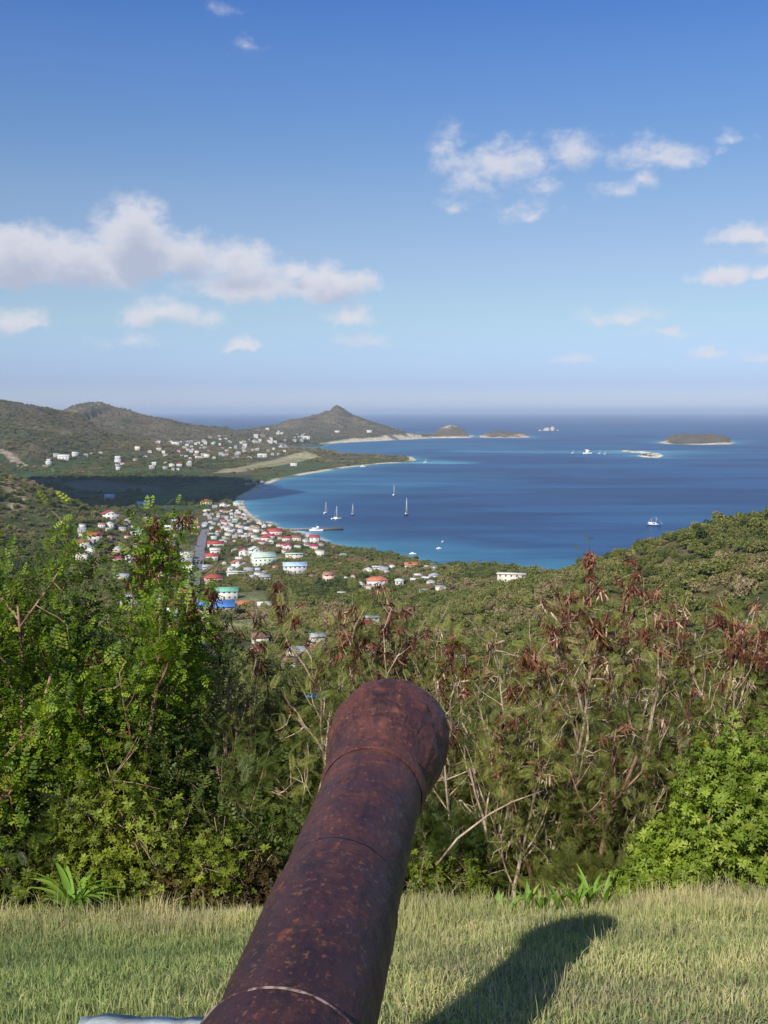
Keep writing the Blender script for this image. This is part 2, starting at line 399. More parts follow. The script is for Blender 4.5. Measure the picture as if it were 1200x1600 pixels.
# ------------------------------------------------------------------ terrain shape
COAST = [(3000, -4000), (3000, -500), (1500, 500), (900, 860), (420, 900), P(905, 909), P(872, 905), P(862, 899), P(800, 890), P(740, 889), P(703, 893),
         P(690, 885), P(665, 876), P(630, 869), P(600, 866), P(545, 856), P(500, 843), P(478, 834), P(455, 828), P(420, 818), P(398, 807), P(387, 797),
         P(381, 786), P(385, 776), P(402, 768), P(415, 758), P(440, 749), P(480, 741), P(540, 731), P(600, 724.5), P(640, 722.5), P(652, 718.5), P(645, 714),
         P(600, 712.5), P(560, 711.5), P(500, 709), P(470, 706), P(440, 701.5), P(480, 699), P(502, 698), P(508, 695), P(527, 692.3), P(570, 690), P(633, 687),
         P(680, 684.6), P(735, 684.2), P(742, 681), (430, 6100), (100, 6300), (-300, 6300), (-700, 5600), (-1000, 5000), (-2200, 4700), (-4500, 4600), (-6500, 3000), (-6500, -4000)]
ISL_E = [P(747, 683.5), P(780, 684.5), P(827, 684), P(829, 681.5), P(790, 679.5), P(750, 680)]
ISL_M = [P(1027, 692), P(1045, 694), P(1100, 695), P(1146, 694), P(1149, 691), P(1130, 688), P(1080, 687), P(1040, 688.5)]
ISL_S = [P(961, 703.5), P(985, 703.6), P(1008, 705.3), P(1030, 708.5), P(1038, 712), P(1030, 715.5), P(1005, 714.5), P(992, 712), P(1008, 710.5), P(1000, 708), P(980, 706.5)]
POLYS = [COAST, ISL_E, ISL_M, ISL_S]
def cdist(x, y):
    best = np.full(np.shape(x), -1e9)
    for p in POLYS:
        d, _ = seg_dist(x, y, p, True); s = np.where(inside(x, y, p), d, -d); best = np.maximum(best, s)
    return best
def R_(lst): return [RP(*a) for a in lst]
RIDGES = [  # (crest points, half width, coast ramp, sharpness)
    (R_([(-500, 560, 2700), (-200, 606, 2900), (0, 626, 3000), (40, 632, 3100), (90, 646, 3300), (150, 661, 3300), (210, 677, 3350), (270, 692, 3400), (330, 706, 3500)]), 430, 60, 1.5),
    (R_([(60, 652, 3900), (95, 645, 3900), (118, 633, 3900), (135, 629, 3900), (152, 628, 3900), (180, 636, 3900), (212, 648, 3850), (245, 652, 3850), (272, 659, 3900), (302, 673, 4000), (335, 684, 4250), (365, 688, 4600)]), 520, 60, 1.4),
    (R_([(345, 688, 4900), (375, 683, 5100), (400, 675, 5100), (430, 664, 5200), (450, 656.5, 5200), (480, 652.5, 5200), (500, 646, 5250), (510, 641, 5250), (515, 642.5, 5250), (520, 636, 5250), (525, 633, 5250), (530, 634, 5250), (538, 639, 5250), (552, 648.5, 5250), (580, 659, 5300), (602, 671, 5350), (622, 684, 5400)]), 420, 50, 1.3),
    (R_([(430, 672, 4700), (470, 672, 4800), (505, 662, 5000)]), 350, 50, 1.5),
    (R_([(668, 684, 5450), (688, 669, 5450), (700, 664.5, 5450), (708, 664.5, 5450), (722, 669, 5450), (736, 682, 5450)]), 170, 30, 1.6),
    (R_([(750, 681, 5480), (768, 674, 5480), (785, 673, 5480), (800, 675, 5480), (818, 676, 5480), (827, 683, 5480)]), 130, 30, 1.6),
    (R_([(1036, 690, 4500), (1048, 680, 4500), (1065, 677.5, 4500), (1088, 679, 4500), (1112, 677, 4500), (1135, 681.5, 4500), (1146, 691, 4500)]), 190, 30, 1.6),
    (R_([(-400, 690, 900), (0, 745, 1000), (30, 760, 1040), (70, 800, 1080), (100, 832, 1080)]), 150, 40, 1.5),
    (R_([(2200, 590, 330), (1600, 712, 360), (1200, 808, 430), (1160, 824, 460), (1100, 850, 510), (1050, 869, 570), (1000, 890, 630), (960, 906, 690), (935, 918, 750)]), 190, 70, 1.5),
    (R_([(700, 900, 800), (740, 893, 770), (800, 897, 745), (850, 899, 760), (872, 905, 800)]), 70, 25, 1.6),
]
CH_R = [-50, 0, 2.75, 6.4, 12, 30, 60, 100, 200, 300, 400, 500, 700, 900, 1100, 1500]
CH_Z = [128.35, 128.35, 128.35, 126.98, 124.0, 115, 103, 88, 62, 46, 35.5, 27, 14, 7, 4.2, 2.5]
def height(x, y, cd=None):
    x = np.asarray(x, float); y = np.asarray(y, float)
    if cd is None: cd = cdist(x, y)
    r = np.hypot(x, y); k = sstep(r, 15, 60); re = np.abs(y) * (1 - k) + r * k; re = np.where(y < 0, np.where(r > 15, r * k, 0), re)
    hill = np.interp(re, CH_R, CH_Z) + .035 * np.clip(x, -6, 6) * (1 - k)
    hill = hill + (fbm(x / 60, y / 60, 4, 3) - .5) * 14 * sstep(r, 60, 250) * sstep(hill, 3, 20)
    base = 1.3 * sstep(cd, 0, 14) + 2.2 * sstep(cd, 14, 250) + 3 * sstep(cd, 300, 1200)
    s = (base / 60) ** 5 + (np.maximum(hill - 2.5 * (1 - sstep(hill, 3, 25)), 0) * sstep(cd, 0, 40) / 60) ** 5
    n1 = fbm(x / 230, y / 230, 5, 7); n2 = fbm(x / 60, y / 60, 4, 17)
    for pts, wd, ramp, shp in RIDGES:
        pp = np.array(pts); d, t = seg_dist(x, y, pp[:, :2], False)
        i = np.clip(t.astype(int), 0, len(pp) - 2); zc = pp[i, 2] + (pp[i + 1, 2] - pp[i, 2]) * (t - i)
        q = d / wd * (1 + (n1 - .5) * 1.1 * sstep(d, 0, wd * .3))
        c = zc * np.exp(-np.abs(q) ** shp * 1.25) + zc * .18 * (n2 - .5) * sstep(d, wd * .03, wd * .4) * np.exp(-q)
        s = s + (np.maximum(c, 0) * sstep(cd, 2, ramp) / 60) ** 5
    z = 60 * s ** .2
    return np.where(cd > 0, z, np.maximum(-6, cd * .08))

# terrain grid (finer where the land is seen, coarser beyond)
ts = np.concatenate([np.linspace(-2.2, -.48, 50)[:-1], np.linspace(-.48, .48, 400), np.linspace(.48, 1.6, 30)[1:]])
ys = np.concatenate([np.geomspace(12.2, 1000, 260)[:-1], np.arange(1000, 6500, 10.0)])
TX = ts[None] * (ys[:, None] * .96 + 14); TY = np.repeat(ys[:, None], len(ts), 1)
CD = cdist(TX, TY); TZ = height(TX, TY, CD) - .03
def grid_faces(nr, nc):
    i = np.arange(nr - 1)[:, None] * nc + np.arange(nc - 1)[None]
    return np.stack([i, i + 1, i + nc + 1, i + nc], -1).reshape(-1, 4)
def mixc(c, k, col): return c * (1 - k[..., None]) + np.array(col)[None, None] * k[..., None]
nb = fbm(TX / 140, TY / 140, 5, 31); ns = fbm(TX / 35, TY / 35, 4, 41)
C = np.zeros(TX.shape + (3,)); C[:] = (.055, .070, .026)
C = mixc(C, sstep(nb, .42, .60), (.115, .095, .048))
far = sstep(TY, 2300, 3400) * sstep(TZ, 4, 60)
C = mixc(C, far * .85, (.16, .125, .085)); C = mixc(C, far * sstep(nb, .5, .56) * .5, (.075, .080, .048))
C = mixc(C, sstep(ns, .56, .66) * .45, (.040, .062, .022))
gx = np.gradient(TZ, axis=0) / np.gradient(TY, axis=0)
# rocky outcrops on the far crests
C = mixc(C, sstep(ns, .60, .66) * sstep(TZ, 105, 135) * sstep(TY, 3000, 3500) * .55, (.30, .25, .18))
def paint(poly, col, k=1.0, z=4.0, soft=0, nz=0.0):
    global C
    pts = [P(u, v, z) for u, v in poly]; d, _ = seg_dist(TX, TY, pts, True); s = np.where(inside(TX, TY, pts), d, -d)
    if soft == 0: soft = 8
    m = sstep(s + nz * (ns - .5) * 200, -soft, soft) * k; C = mixc(C, m, col); return m
# lowland plain: pasture and wood strips
paint([(0, 742), (120, 728), (300, 735), (340, 742), (430, 742), (380, 770), (300, 790), (100, 800), (0, 790)], (.060, .095, .028), .7, 5, 30, .4)
paint([(95, 752), (150, 748), (255, 762), (250, 767), (140, 768), (95, 760)], (.16, .15, .10), .8, 5, 15, .3)
paint([(200, 775), (330, 752), (350, 757), (250, 785)], (.09, .15, .035), .7, 5, 15, .3)
paint([(60, 729), (105, 727), (110, 733), (62, 735)], (.12, .20, .05), .9, 8)
paint([(440, 722), (640, 716), (650, 720), (500, 732), (420, 752), (400, 745)], (.075, .105, .035), .8, 4, 30, .5)
AIR = [(330, 738.5), (372, 737), (500, 715.5), (478, 712.5), (440, 715.5), (400, 724)]
paint(AIR, (.34, .31, .17), .95, 4, 12); paint([(345, 737.5), (366, 736.5), (465, 719.5), (452, 718.8)], (.40, .27, .18), .85, 4, 8)
paint([(372, 733), (384, 733), (478, 717.5), (470, 716.8)], (.16, .20, .08), .8, 4, 6)
FIELDS = [([(248, 848), (310, 850), (306, 866), (246, 864)], (.17, .15, .085)), ([(330, 895), (420, 900), (425, 935), (330, 925)], (.17, .18, .075)),
          ([(415, 860), (442, 862), (438, 878), (412, 876)], (.26, .28, .10)), ([(345, 965), (430, 960), (440, 985), (330, 985)], (.27, .27, .12)),
          ([(0, 795), (60, 800), (78, 822), (60, 835), (0, 825)], (.26, .22, .12)), ([(340, 868), (362, 866), (362, 890), (345, 892)], (.13, .17, .06))]
for i, (pl, c) in enumerate(FIELDS): paint(pl, c, .9, 25 if i in (1, 3) else (60 if i == 4 else 8), 6, .05)
def track(pts, wd, col, k=.9):
    global C
    d, _ = seg_dist(TX, TY, pts, False); m = sstep(d, wd * 1.4, wd * .7) * k; C = mixc(C, m, col)
# pale dirt tracks and cuttings
bw = 9 + (np.clip(TY, 800, 5500) / 5300) ** 2 * 36
beachy = sstep(CD, bw * 1.25, bw * .8) * (CD > 0)
rocky = sstep(TZ, 9, 14)
sandk = beachy * (1 - .8 * sstep(fbm(TX / 90, TY / 90, 3, 77), .55, .7) * (TY > 900))
SANDMASK = np.ones_like(CD)
sx = TX / TY
# no beach on the back coasts or below the right-hand hill
SANDMASK *= 1 - ((TY < 860) & (sx > .16)); SANDMASK *= 1 - ((TY > 2900) & (TY < 4200) & (sx < -.04) & (sx > -.09) & (CD < 200)) * .9
C = mixc(C, sandk * SANDMASK, (.62, .53, .39))
isl = inside(TX, TY, ISL_S); C[isl] = (.78, .72, .58)
gs = isl & (ns > .58); C[gs] = (.20, .20, .12)
islM = inside(TX, TY, ISL_M); C = mixc(C, islM * sstep(TZ, 2, 9), (.13, .105, .065))
farI = (TY > 4900) & (TX > 180); C = mixc(C, farI * sstep(TZ, 3, 9) * .9, (.14, .11, .075)); C = mixc(C, farI * sstep(TZ, 38, 52) * sstep(ns, .42, .55), (.42, .35, .29))
C = mixc(C, (inside(TX, TY, ISL_E) & (TZ < 14)) * sstep(ns, .45, .6) * .8, (.45, .37, .30))

# ------------------------------------------------------------------ sight lines onto the terrain
def ground_at(uv, dmin=120, dmax=6000, n=900):
    uv = np.atleast_2d(np.array(uv, float)); ds = np.geomspace(dmin, dmax, n)
    ab = np.array([ray(u, v) for u, v in uv]); X = ab[:, :1] * ds; Y = np.repeat(ds[None], len(uv), 0); Zr = CAM_Z + ab[:, 1:] * ds
    Hh = height(X, Y); below = Zr <= Hh; idx = np.where(below.any(1), below.argmax(1), -1)
    res = []
    for i, k in enumerate(idx):
        if k <= 0: res.append(None); continue
        g0 = Zr[i, k - 1] - Hh[i, k - 1]; g1 = Zr[i, k] - Hh[i, k]; t = g0 / (g0 - g1 + 1e-9)
        d = ds[k - 1] + (ds[k] - ds[k - 1]) * t; res.append((ab[i, 0] * d, d, CAM_Z + ab[i, 1] * d))
    return res
trk = [g_[:2] for g_ in ground_at([(5, 706), (18, 712), (25, 722), (45, 730), (70, 728)], 1500) if g_]
if len(trk) > 1: track(trk, 11, (.36, .29, .22))
trk = [g_[:2] for g_ in ground_at([(12, 752), (25, 765), (30, 780), (24, 792)], 700) if g_]
if len(trk) > 1: track(trk, 6, (.34, .27, .18), .8)
terrain = obj('terrain', mesh_np('terrain', np.stack([TX, TY, TZ], -1).reshape(-1, 3), grid_faces(len(ys), len(ts)), [M['terrain']], {'ground': C.reshape(-1, 3)}, True), kind='structure')
# slope right under the viewer, and the hilltop behind
lx = np.linspace(-16, 16, 90); ly = np.concatenate([np.linspace(-14, 2, 12)[:-1], np.linspace(2, 13.5, 90)])
LX, LY = np.meshgrid(lx, ly); LZ = height(LX, LY) + (fbm(LX * 1.6, LY * 1.6, 4, 5) - .5) * .07 * (LY > 2.75)
hilltop = obj('ground', mesh_np('ground', np.stack([LX, LY, LZ], -1).reshape(-1, 3), grid_faces(len(ly), len(lx)), [M['soil']], None, True), kind='structure')
def lawn_z(x, y): return height(x, y, np.full(np.shape(x), 900.0))

# sea: reaches the horizon, colour follows depth
wy = np.concatenate([np.geomspace(150, 800, 20)[:-1], np.geomspace(800, 7000, 380)[:-1], np.geomspace(7000, 160000, 60)])
wt = np.concatenate([np.linspace(-3, -.5, 30)[:-1], np.linspace(-.5, .5, 300), np.linspace(.5, 3, 30)[1:]])
WX = wt[None] * wy[:, None]; WY = np.repeat(wy[:, None], len(wt), 1); wcd = -cdist(WX, WY)
D = np.zeros(WX.shape + (3,)); D[:] = (.014, .072, .185)
def dm(k, col):
    global D
    D = D * (1 - k[..., None]) + np.array(col)[None, None] * k[..., None]
wn1 = fbm(WX / 420, WY / 160, 5, 61); wn2 = fbm(WX / 120, WY / 50, 4, 67)
dm(sstep(wn1, .47, .62) * .7, (.008, .032, .105)); dm(sstep(wn1, .46, .34) * .35, (.02, .10, .19))
def blob(u, v, rx, ry, k, col):
    x0, y0 = P(u, v); q = np.hypot((WX - x0) / rx, (WY - y0) / ry) + (wn2 - .5) * .9 + (wn1 - .5) * .5
    dm(sstep(q, 1.0, .35) * k, col)
TEAL = (.028, .135, .235); PALE = (.09, .30, .36)
blob(470, 760, 340, 420, .9, TEAL); blob(560, 745, 420, 330, .55, TEAL); blob(420, 790, 120, 180, .8, TEAL)
blob(620, 862, 150, 90, .8, TEAL); blob(560, 845, 150, 60, .5, TEAL); blob(740, 872, 170, 80, .75, TEAL); blob(830, 885, 120, 90, .85, TEAL); blob(900, 900, 110, 80, .8, TEAL)
blob(640, 700, 700, 260, .6, TEAL); blob(720, 697, 900, 160, .55, TEAL); blob(850, 705, 700, 150, .5, TEAL); blob(900, 706, 500, 130, .6, PALE); blob(1000, 708, 330, 130, .5, PALE)
blob(560, 703, 350, 320, .8, TEAL); blob(640, 693, 420, 500, .5, TEAL); blob(680, 722, 120, 150, .8, PALE); blob(1090, 694, 260, 120, .5, TEAL)
dm(np.exp(-np.maximum(wcd, 0) / 65) * .8 * (WY < 2600), TEAL); dm(np.exp(-np.maximum(wcd, 0) / (10 + WY * .008)) * .7, PALE)
dm(sstep(wcd, 9, 2) * sstep(wn2, .45, .6) * (wcd > 0) * (WY < 1400), (.62, .68, .70))
sea = obj('sea', mesh_np('sea', np.stack([WX, WY, WX * 0], -1).reshape(-1, 3), grid_faces(len(wy), len(wt)), [M['water']], {'depth': D.reshape(-1, 3)}, True), kind='structure')

# surf lines and road drawn on the land as thin sheets
def ribbon(name, pts, wd, m, lift=.25, step=8, **kw):
    pts = np.array(pts, float); L = np.r_[0, np.cumsum(np.hypot(*np.diff(pts[:, :2], axis=0).T))]
    s = np.arange(0, L[-1], step); x = np.interp(s, L, pts[:, 0]); y = np.interp(s, L, pts[:, 1])
    t = np.stack([np.gradient(x), np.gradient(y)], 1); t /= np.linalg.norm(t, axis=1)[:, None]; nrm = np.c_[-t[:, 1], t[:, 0]]
    rows = []
    for k in (-1, -.33, .33, 1):
        a = x + nrm[:, 0] * wd * k / 2; b = y + nrm[:, 1] * wd * k / 2; rows.append(np.c_[a, b, height(a, b) + lift])
    V = np.stack(rows, 1).reshape(-1, 3)
    return obj(name, mesh_np(name, V, grid_faces(len(s), 4), [m], None, True), **kw)
ROAD_PX = [(322, 828), (316, 842), (312, 856), (312, 872), (308, 888), (304, 905), (301, 925), (298, 945), (299, 965), (306, 985), (318, 1010), (325, 1040)]
road_pts = [q[:2] for q in ground_at(ROAD_PX) if q]
road = ribbon('road', road_pts, 8.5, M['asphalt'], .6, kind='structure')
side_pts = [q[:2] for q in ground_at([(300, 952), (340, 962), (395, 958), (440, 950)]) if q]
ribbon('path', side_pts, 4, M['sandy'], .5, kind='structure')

# ------------------------------------------------------------------ buildings
def roof_geo(kind, w_, d_, h, rh, ov):
    x, y = w_ / 2 + ov, d_ / 2 + ov; e = h - .02
    if kind == 'flat':
        return box(-x, x, -y, y, h, h + max(.3, rh * .25))
    if kind == 'hip':
        r = max(w_ - d_, .4) / 2
        V = [(-x, -y, e), (x, -y, e), (x, y, e), (-x, y, e), (-x, -y, e + .18), (x, -y, e + .18), (x, y, e + .18), (-x, y, e + .18), (-r, 0, h + rh), (r, 0, h + rh)]
        return np.array(V, float), [np.array([(0, 3, 2, 1), (0, 1, 5, 4), (1, 2, 6, 5), (2, 3, 7, 6), (3, 0, 4, 7), (4, 5, 9, 8), (6, 7, 8, 9)]), np.array([(5, 6, 9), (7, 4, 8)])]
    if kind == 'gable_end':     # ridge runs towards the viewer, gable end faces the viewer
        V = [(-x, -y, e), (x, -y, e), (x, y, e), (-x, y, e), (0, -y, h + rh), (0, y, h + rh), (-x, -y, e + .2), (x, -y, e + .2), (x, y, e + .2), (-x, y, e + .2), (0, -y, h + rh + .2), (0, y, h + rh + .2)]
        return np.array(V, float), [np.array([(6, 10, 11, 9), (10, 7, 8, 11), (0, 3, 5, 4), (4, 5, 2, 1), (0, 4, 10, 6), (4, 1, 7, 10), (2, 5, 11, 8), (5, 3, 9, 11), (0, 6, 9, 3), (1, 2, 8, 7)])]
    V = [(-x, -y, e), (x, -y, e), (x, y, e), (-x, y, e), (-x, 0, h + rh), (x, 0, h + rh), (-x, -y, e + .2), (x, -y, e + .2), (x, y, e + .2), (-x, y, e + .2), (-x, 0, h + rh + .2), (x, 0, h + rh + .2)]
    return np.array(V, float), [np.array([(6, 7, 11, 10), (8, 9, 10, 11), (0, 4, 5, 1), (4, 3, 2, 5), (0, 1, 7, 6), (1, 5, 11, 7), (5, 2, 8, 11), (2, 3, 9, 8), (3, 4, 10, 9), (4, 0, 6, 10)])]
def wall_geo(kind, w_, d_, h, rh, sink=2.5):
    V, F = box(-w_ / 2, w_ / 2, -d_ / 2, d_ / 2, -sink, h); parts = [(V, F, 0)]
    if kind == 'gable_end':
        for y0, y1 in ((-d_ / 2, -d_ / 2 + .25), (d_ / 2 - .25, d_ / 2)):
            V = [(-w_ / 2, y0, h), (w_ / 2, y0, h), (0, y0, h + rh * .93), (-w_ / 2, y1, h), (w_ / 2, y1, h), (0, y1, h + rh * .93)]
            parts.append((np.array(V, float), [np.array([(0, 1, 2), (5, 4, 3)]), np.array([(0, 3, 4, 1), (1, 4, 5, 2), (2, 5, 3, 0)])], 0))
    if kind == 'gable':
        for x0, x1 in ((-w_ / 2, -w_ / 2 + .25), (w_ / 2 - .25, w_ / 2)):
            V = [(x0, -d_ / 2, h), (x0, d_ / 2, h), (x0, 0, h + rh * .93), (x1, -d_ / 2, h), (x1, d_ / 2, h), (x1, 0, h + rh * .93)]
            parts.append((np.array(V, float), [np.array([(2, 1, 0), (3, 4, 5)]), np.array([(1, 4, 3, 0), (2, 5, 4, 1), (0, 3, 5, 2)])], 0))
    return join(parts)[:2]
def window_spots(w_, d_, h):
    st = max(1, int(round(h / 3.0))); res = []
    for s in range(st):
        z = s * 3.0 + 1.0; n = max(2, int(w_ / 3.2))
        for i in range(n): res.append(((i + .5) / n * w_ - w_ / 2, -d_ / 2, z, 0))
        n = max(1, int(d_ / 3.6))
        for sgn in (-1, 1):
            for i in range(n): res.append((sgn * w_ / 2, (i + .5) / n * d_ - d_ / 2, z, sgn))
    return res
win_cache = {}
def win_mesh(side):
    if side not in win_cache:
        V, F = (box(-.6, .6, -.06, .1, 0, 1.2) if side == 0 else box(-.08, .08, -.6, .6, 0, 1.2)); win_cache[side] = mesh_np('window', V, F, [M['window']])
    return win_cache[side]
def building(px, wpx, hw, roof, wall, kind='gable', depth=.75, storeys=1, rz=0., label='', cat='house', name='house', group=None, rh=None, parent=None):
    g_ = ground_at([px])[0]; x, y, z = g_
    w_ = wpx / FPX * y; d_ = w_ * depth; h = hw if hw else 3.0 * storeys; rh = rh if rh is not None else min(w_, d_) * .26
    root = obj(name, None, None, (x, y + d_ * .4, z), label, cat, group, rz=rz + math.atan2(-x, y))
    V, F = wall_geo(kind, w_, d_, h, rh); obj('wall', mesh_np('wall', V, F, [M['w_' + wall]]), root)
    V, F = roof_geo(kind, w_, d_, h, rh, .55); obj('roof', mesh_np('roof', V, F, [M['r_' + roof]]), root)
    for (a, b, c, sd) in window_spots(w_, d_, h):
        if sd == 0 and abs(a) < w_ / 6 and c < 2 and not any(ch.name.startswith('door') for ch in root.children):
            V, F = box(a - .5, a + .5, b - .07, b + .1, 0, 2.1); obj('door', mesh_np('door', V, F, [M['door']]), root); continue
        if b > d_ / 2 - 1: continue
        obj('window', win_mesh(sd), root, (a, b, c))
    FOOT.append((x, y + d_ * .4, max(w_, d_) * .62)); return root
FOOT = []
B = [  # base pixel, width px, wall height m, roof, wall, kind, depth, yaw, label
    ((350, 937), 42, 5, 'green', 'white', 'gable', .5, -.1, 'long hall with green roof just behind the blue roofed hall'),
    ((336, 965), 55, 5.5, 'blue', 'cream', 'gable', .6, .05, 'big cream hall with bright blue roof beside the grass field'),
    ((266, 958), 36, 4, 'magenta', 'cream', 'gable', .6, .1, 'long dark red roofed building left of the road'),
    ((381, 954), 30, 3.5, 'orange', 'white', 'hip', .7, 0, 'low orange roofed house right of the blue roofed hall'),
    ((369, 901), 30, 3.5, 'pale_green', 'white', 'flat', .35, 0, 'long low white building with pale green flat roof'),
    ((369, 889), 17, 4.5, 'orange', 'white', 'gable_end', 1.0, .1, 'white gabled house with orange roof above the long low white building'),
    ((330, 876), 19, 4, 'red', 'white', 'gable', .7, 0, 'white house with bright red roof right of the straight road'),
    ((332, 912), 26, 4, 'red', 'pink', 'hip', .8, .2, 'pink house with red hipped roof beside the road'),
    ((331, 988), 15, 3.5, 'teal', 'white', 'gable', .8, 0, 'small teal roofed house below the cream hall'),
    ((410, 884), 36, 7, 'pale_green', 'pale_green', 'gable', .7, .25, 'large pale green house with green roof, three storeys'),
    ((398, 874), 20, 8, 'pale_green', 'white', 'gable_end', .9, .25, 'tall white gabled wing behind the large pale green house'),
    ((380, 872), 15, 6, 'red', 'white', 'gable_end', 1.0, 0, 'white villa with red gabled roof left of the pale green house'),
    ((459, 875), 27, 5, 'pale_green', 'cream', 'flat', .5, .1, 'cream flat roofed building behind the light blue roofed house'),
    ((460, 896), 36, 5.5, 'light_blue', 'white', 'gable', .55, .05, 'white two storey building with light blue roof'),
    ((521, 877), 12, 2.5, 'orange', 'white', 'hip', .8, 0, 'small orange roofed cottage among trees near the shore'),
    ((513, 909), 17, 5, 'rust', 'pink', 'gable', .8, .3, 'pinkish house half hidden by trees in the wooded plain'),
    ((589, 916), 32, 4, 'orange', 'white', 'hip', .7, .1, 'wide white bungalow with bright orange hipped roof'),
    ((590, 893), 16, 3.5, 'white', 'white', 'flat', .7, .1, 'white flat roofed house behind the orange roofed bungalow'),
    ((645, 890), 24, 3.5, 'orange', 'white', 'gable', .6, -.1, 'orange roofed house close to the beach'),
    ((612, 891), 10, 4, 'red', 'white', 'gable_end', .8, 0, 'narrow white house with red roof left of the beach house'),
    ((674, 891), 20, 3, 'white', 'white', 'flat', .4, 0, 'long low white building at the end of the beach'),
    ((668, 910), 14, 3, 'white', 'white', 'gable', .5, -.4, 'small white shed turned sideways below the beach building'),
    ((624, 914), 13, 3, 'white', 'white', 'hip', .9, 0, 'small white hipped roof house right of the orange bungalow'),
    ((534, 932), 12, 2.5, 'white', 'white', 'flat', .6, 0, 'single small white house alone in the wooded plain'),
    ((565, 992), 30, 4.5, 'red', 'white', 'gable', .8, .15, 'nearest white house with deep red roof above the cannon'),
    ((582, 981), 20, 5, 'grey', 'white', 'flat', .8, .1, 'white building with pale grey roof behind the nearest red roofed house'),
    ((800, 910), 44, 5.5, 'tan_' , 'cream', 'flat', .4, -.05, 'cream flat roofed building on the wooded headland'),
    ((491, 849), 15, 6, 'red', 'white', 'gable', .8, 0, 'white house with red roof at the waterfront beside the jetty'),
    ((429, 836), 22, 4, 'red', 'pink', 'gable', .6, 0, 'red roofed building at the inner end of the jetty'),
    ((414, 846), 14, 4, 'red', 'white', 'hip', .9, .2, 'red hipped roof house in front of the jetty buildings'),
    ((170, 811), 26, 4.5, 'red', 'white', 'gable_end', .8, .1, 'white arched villa with red roof edges on its own at the left'),
    ((146, 846), 22, 5, 'red', 'white', 'gable', .8, .1, 'white house with red roof above the left trees'),
    ((128, 854), 20, 4, 'magenta', 'cream', 'hip', .8, 0, 'cream house with crimson roof at the left edge of town'),
    ((170, 779), 14, 3.5, 'light_blue', 'white', 'gable', .7, .2, 'pale blue roofed house alone in the shaded wood'),
    ((223, 791), 18, 3.5, 'light_blue', 'grey', 'gable', .6, 0, 'pale blue roofed shed in the shade behind the town'),
    ((270, 828), 26, 3.5, 'white', 'white', 'gable', .4, .05, 'long white building behind the brown sports field'),
    ((321, 788), 18, 3.5, 'red', 'white', 'hip', .8, 0, 'red roofed house at the top end of town in shade'),
    ((348, 792), 11, 3.5, 'grey', 'white', 'gable_end', .9, 0, 'white gabled house at the top end of town'),
    ((370, 790), 12, 4, 'teal', 'white', 'hip', .9, 0, 'teal roofed house nearest the top of the beach'),
    ((336, 856), 25, 4, 'red', 'white', 'gable', .5, .05, 'long white house with crimson roof beside the dark trees'),
    ((291, 873), 19, 3.5, 'white', 'yellow', 'gable', .7, .1, 'yellow walled house left of the road'),
    ((335, 866), 15, 3.5, 'white', 'cream', 'gable', .8, .1, 'cream house with white roof below the crimson roofed house'),
    ((322, 893), 13, 3.5, 'grey', 'grey', 'gable', .9, .1, 'grey house close to the right side of the road'),
    ((414, 908), 16, 3, 'grey', 'grey', 'gable', .7, .1, 'grey roofed shed below the large pale green house'),
    ((712, 1040), 26, 5, 'magenta', 'white', 'gable', .9, .2, 'white and purple house seen through the right bushes'),
    ((495, 1010), 22, 4, 'grey', 'cream', 'gable', .8, .2, 'cream house with grey roof behind the brown seed pods'),
    ((405, 1010), 26, 4, 'brown', 'cream', 'gable', .8, .1, 'brown roofed house behind the middle bush'),
    ((575, 1032), 24, 4, 'orange', 'white', 'gable', .8, .1, 'orange roofed house just over the cannon muzzle'),
    ((225, 1105), 30, 5, 'white', 'white', 'gable', .8, .1, 'white house glimpsed through the left trees'),
    ((490, 1112), 26, 4, 'blue', 'white', 'gable', .8, .1, 'blue roofed house glimpsed left of the cannon muzzle'),
    ((500, 1195), 14, 3, 'grey', 'white', 'gable', .8, .1, 'small white hut low on the slope left of the cannon muzzle'),
    ((412, 955), 20, 3.5, 'white', 'cream', 'gable', .8, .1, 'cream house right of the orange roofed house by the field'),
    ((260, 985), 24, 4, 'grey', 'white', 'gable', .8, .3, 'white house with grey roof behind the left trees'),
    ((475, 752+120), 9, 3, 'white', 'white', 'flat', .8, .1, 'small white cottage right of the cream flat roofed building'),
]
M['r_tan_'] = plain('roof_tan', (.62, .58, .48), .8, .15, .3)
for (px_, wpx, hw, rf, wl, kd, dp, yaw, lab) in B:
    building(px_, wpx, hw, rf, wl, kd, dp, 1, yaw, lab)

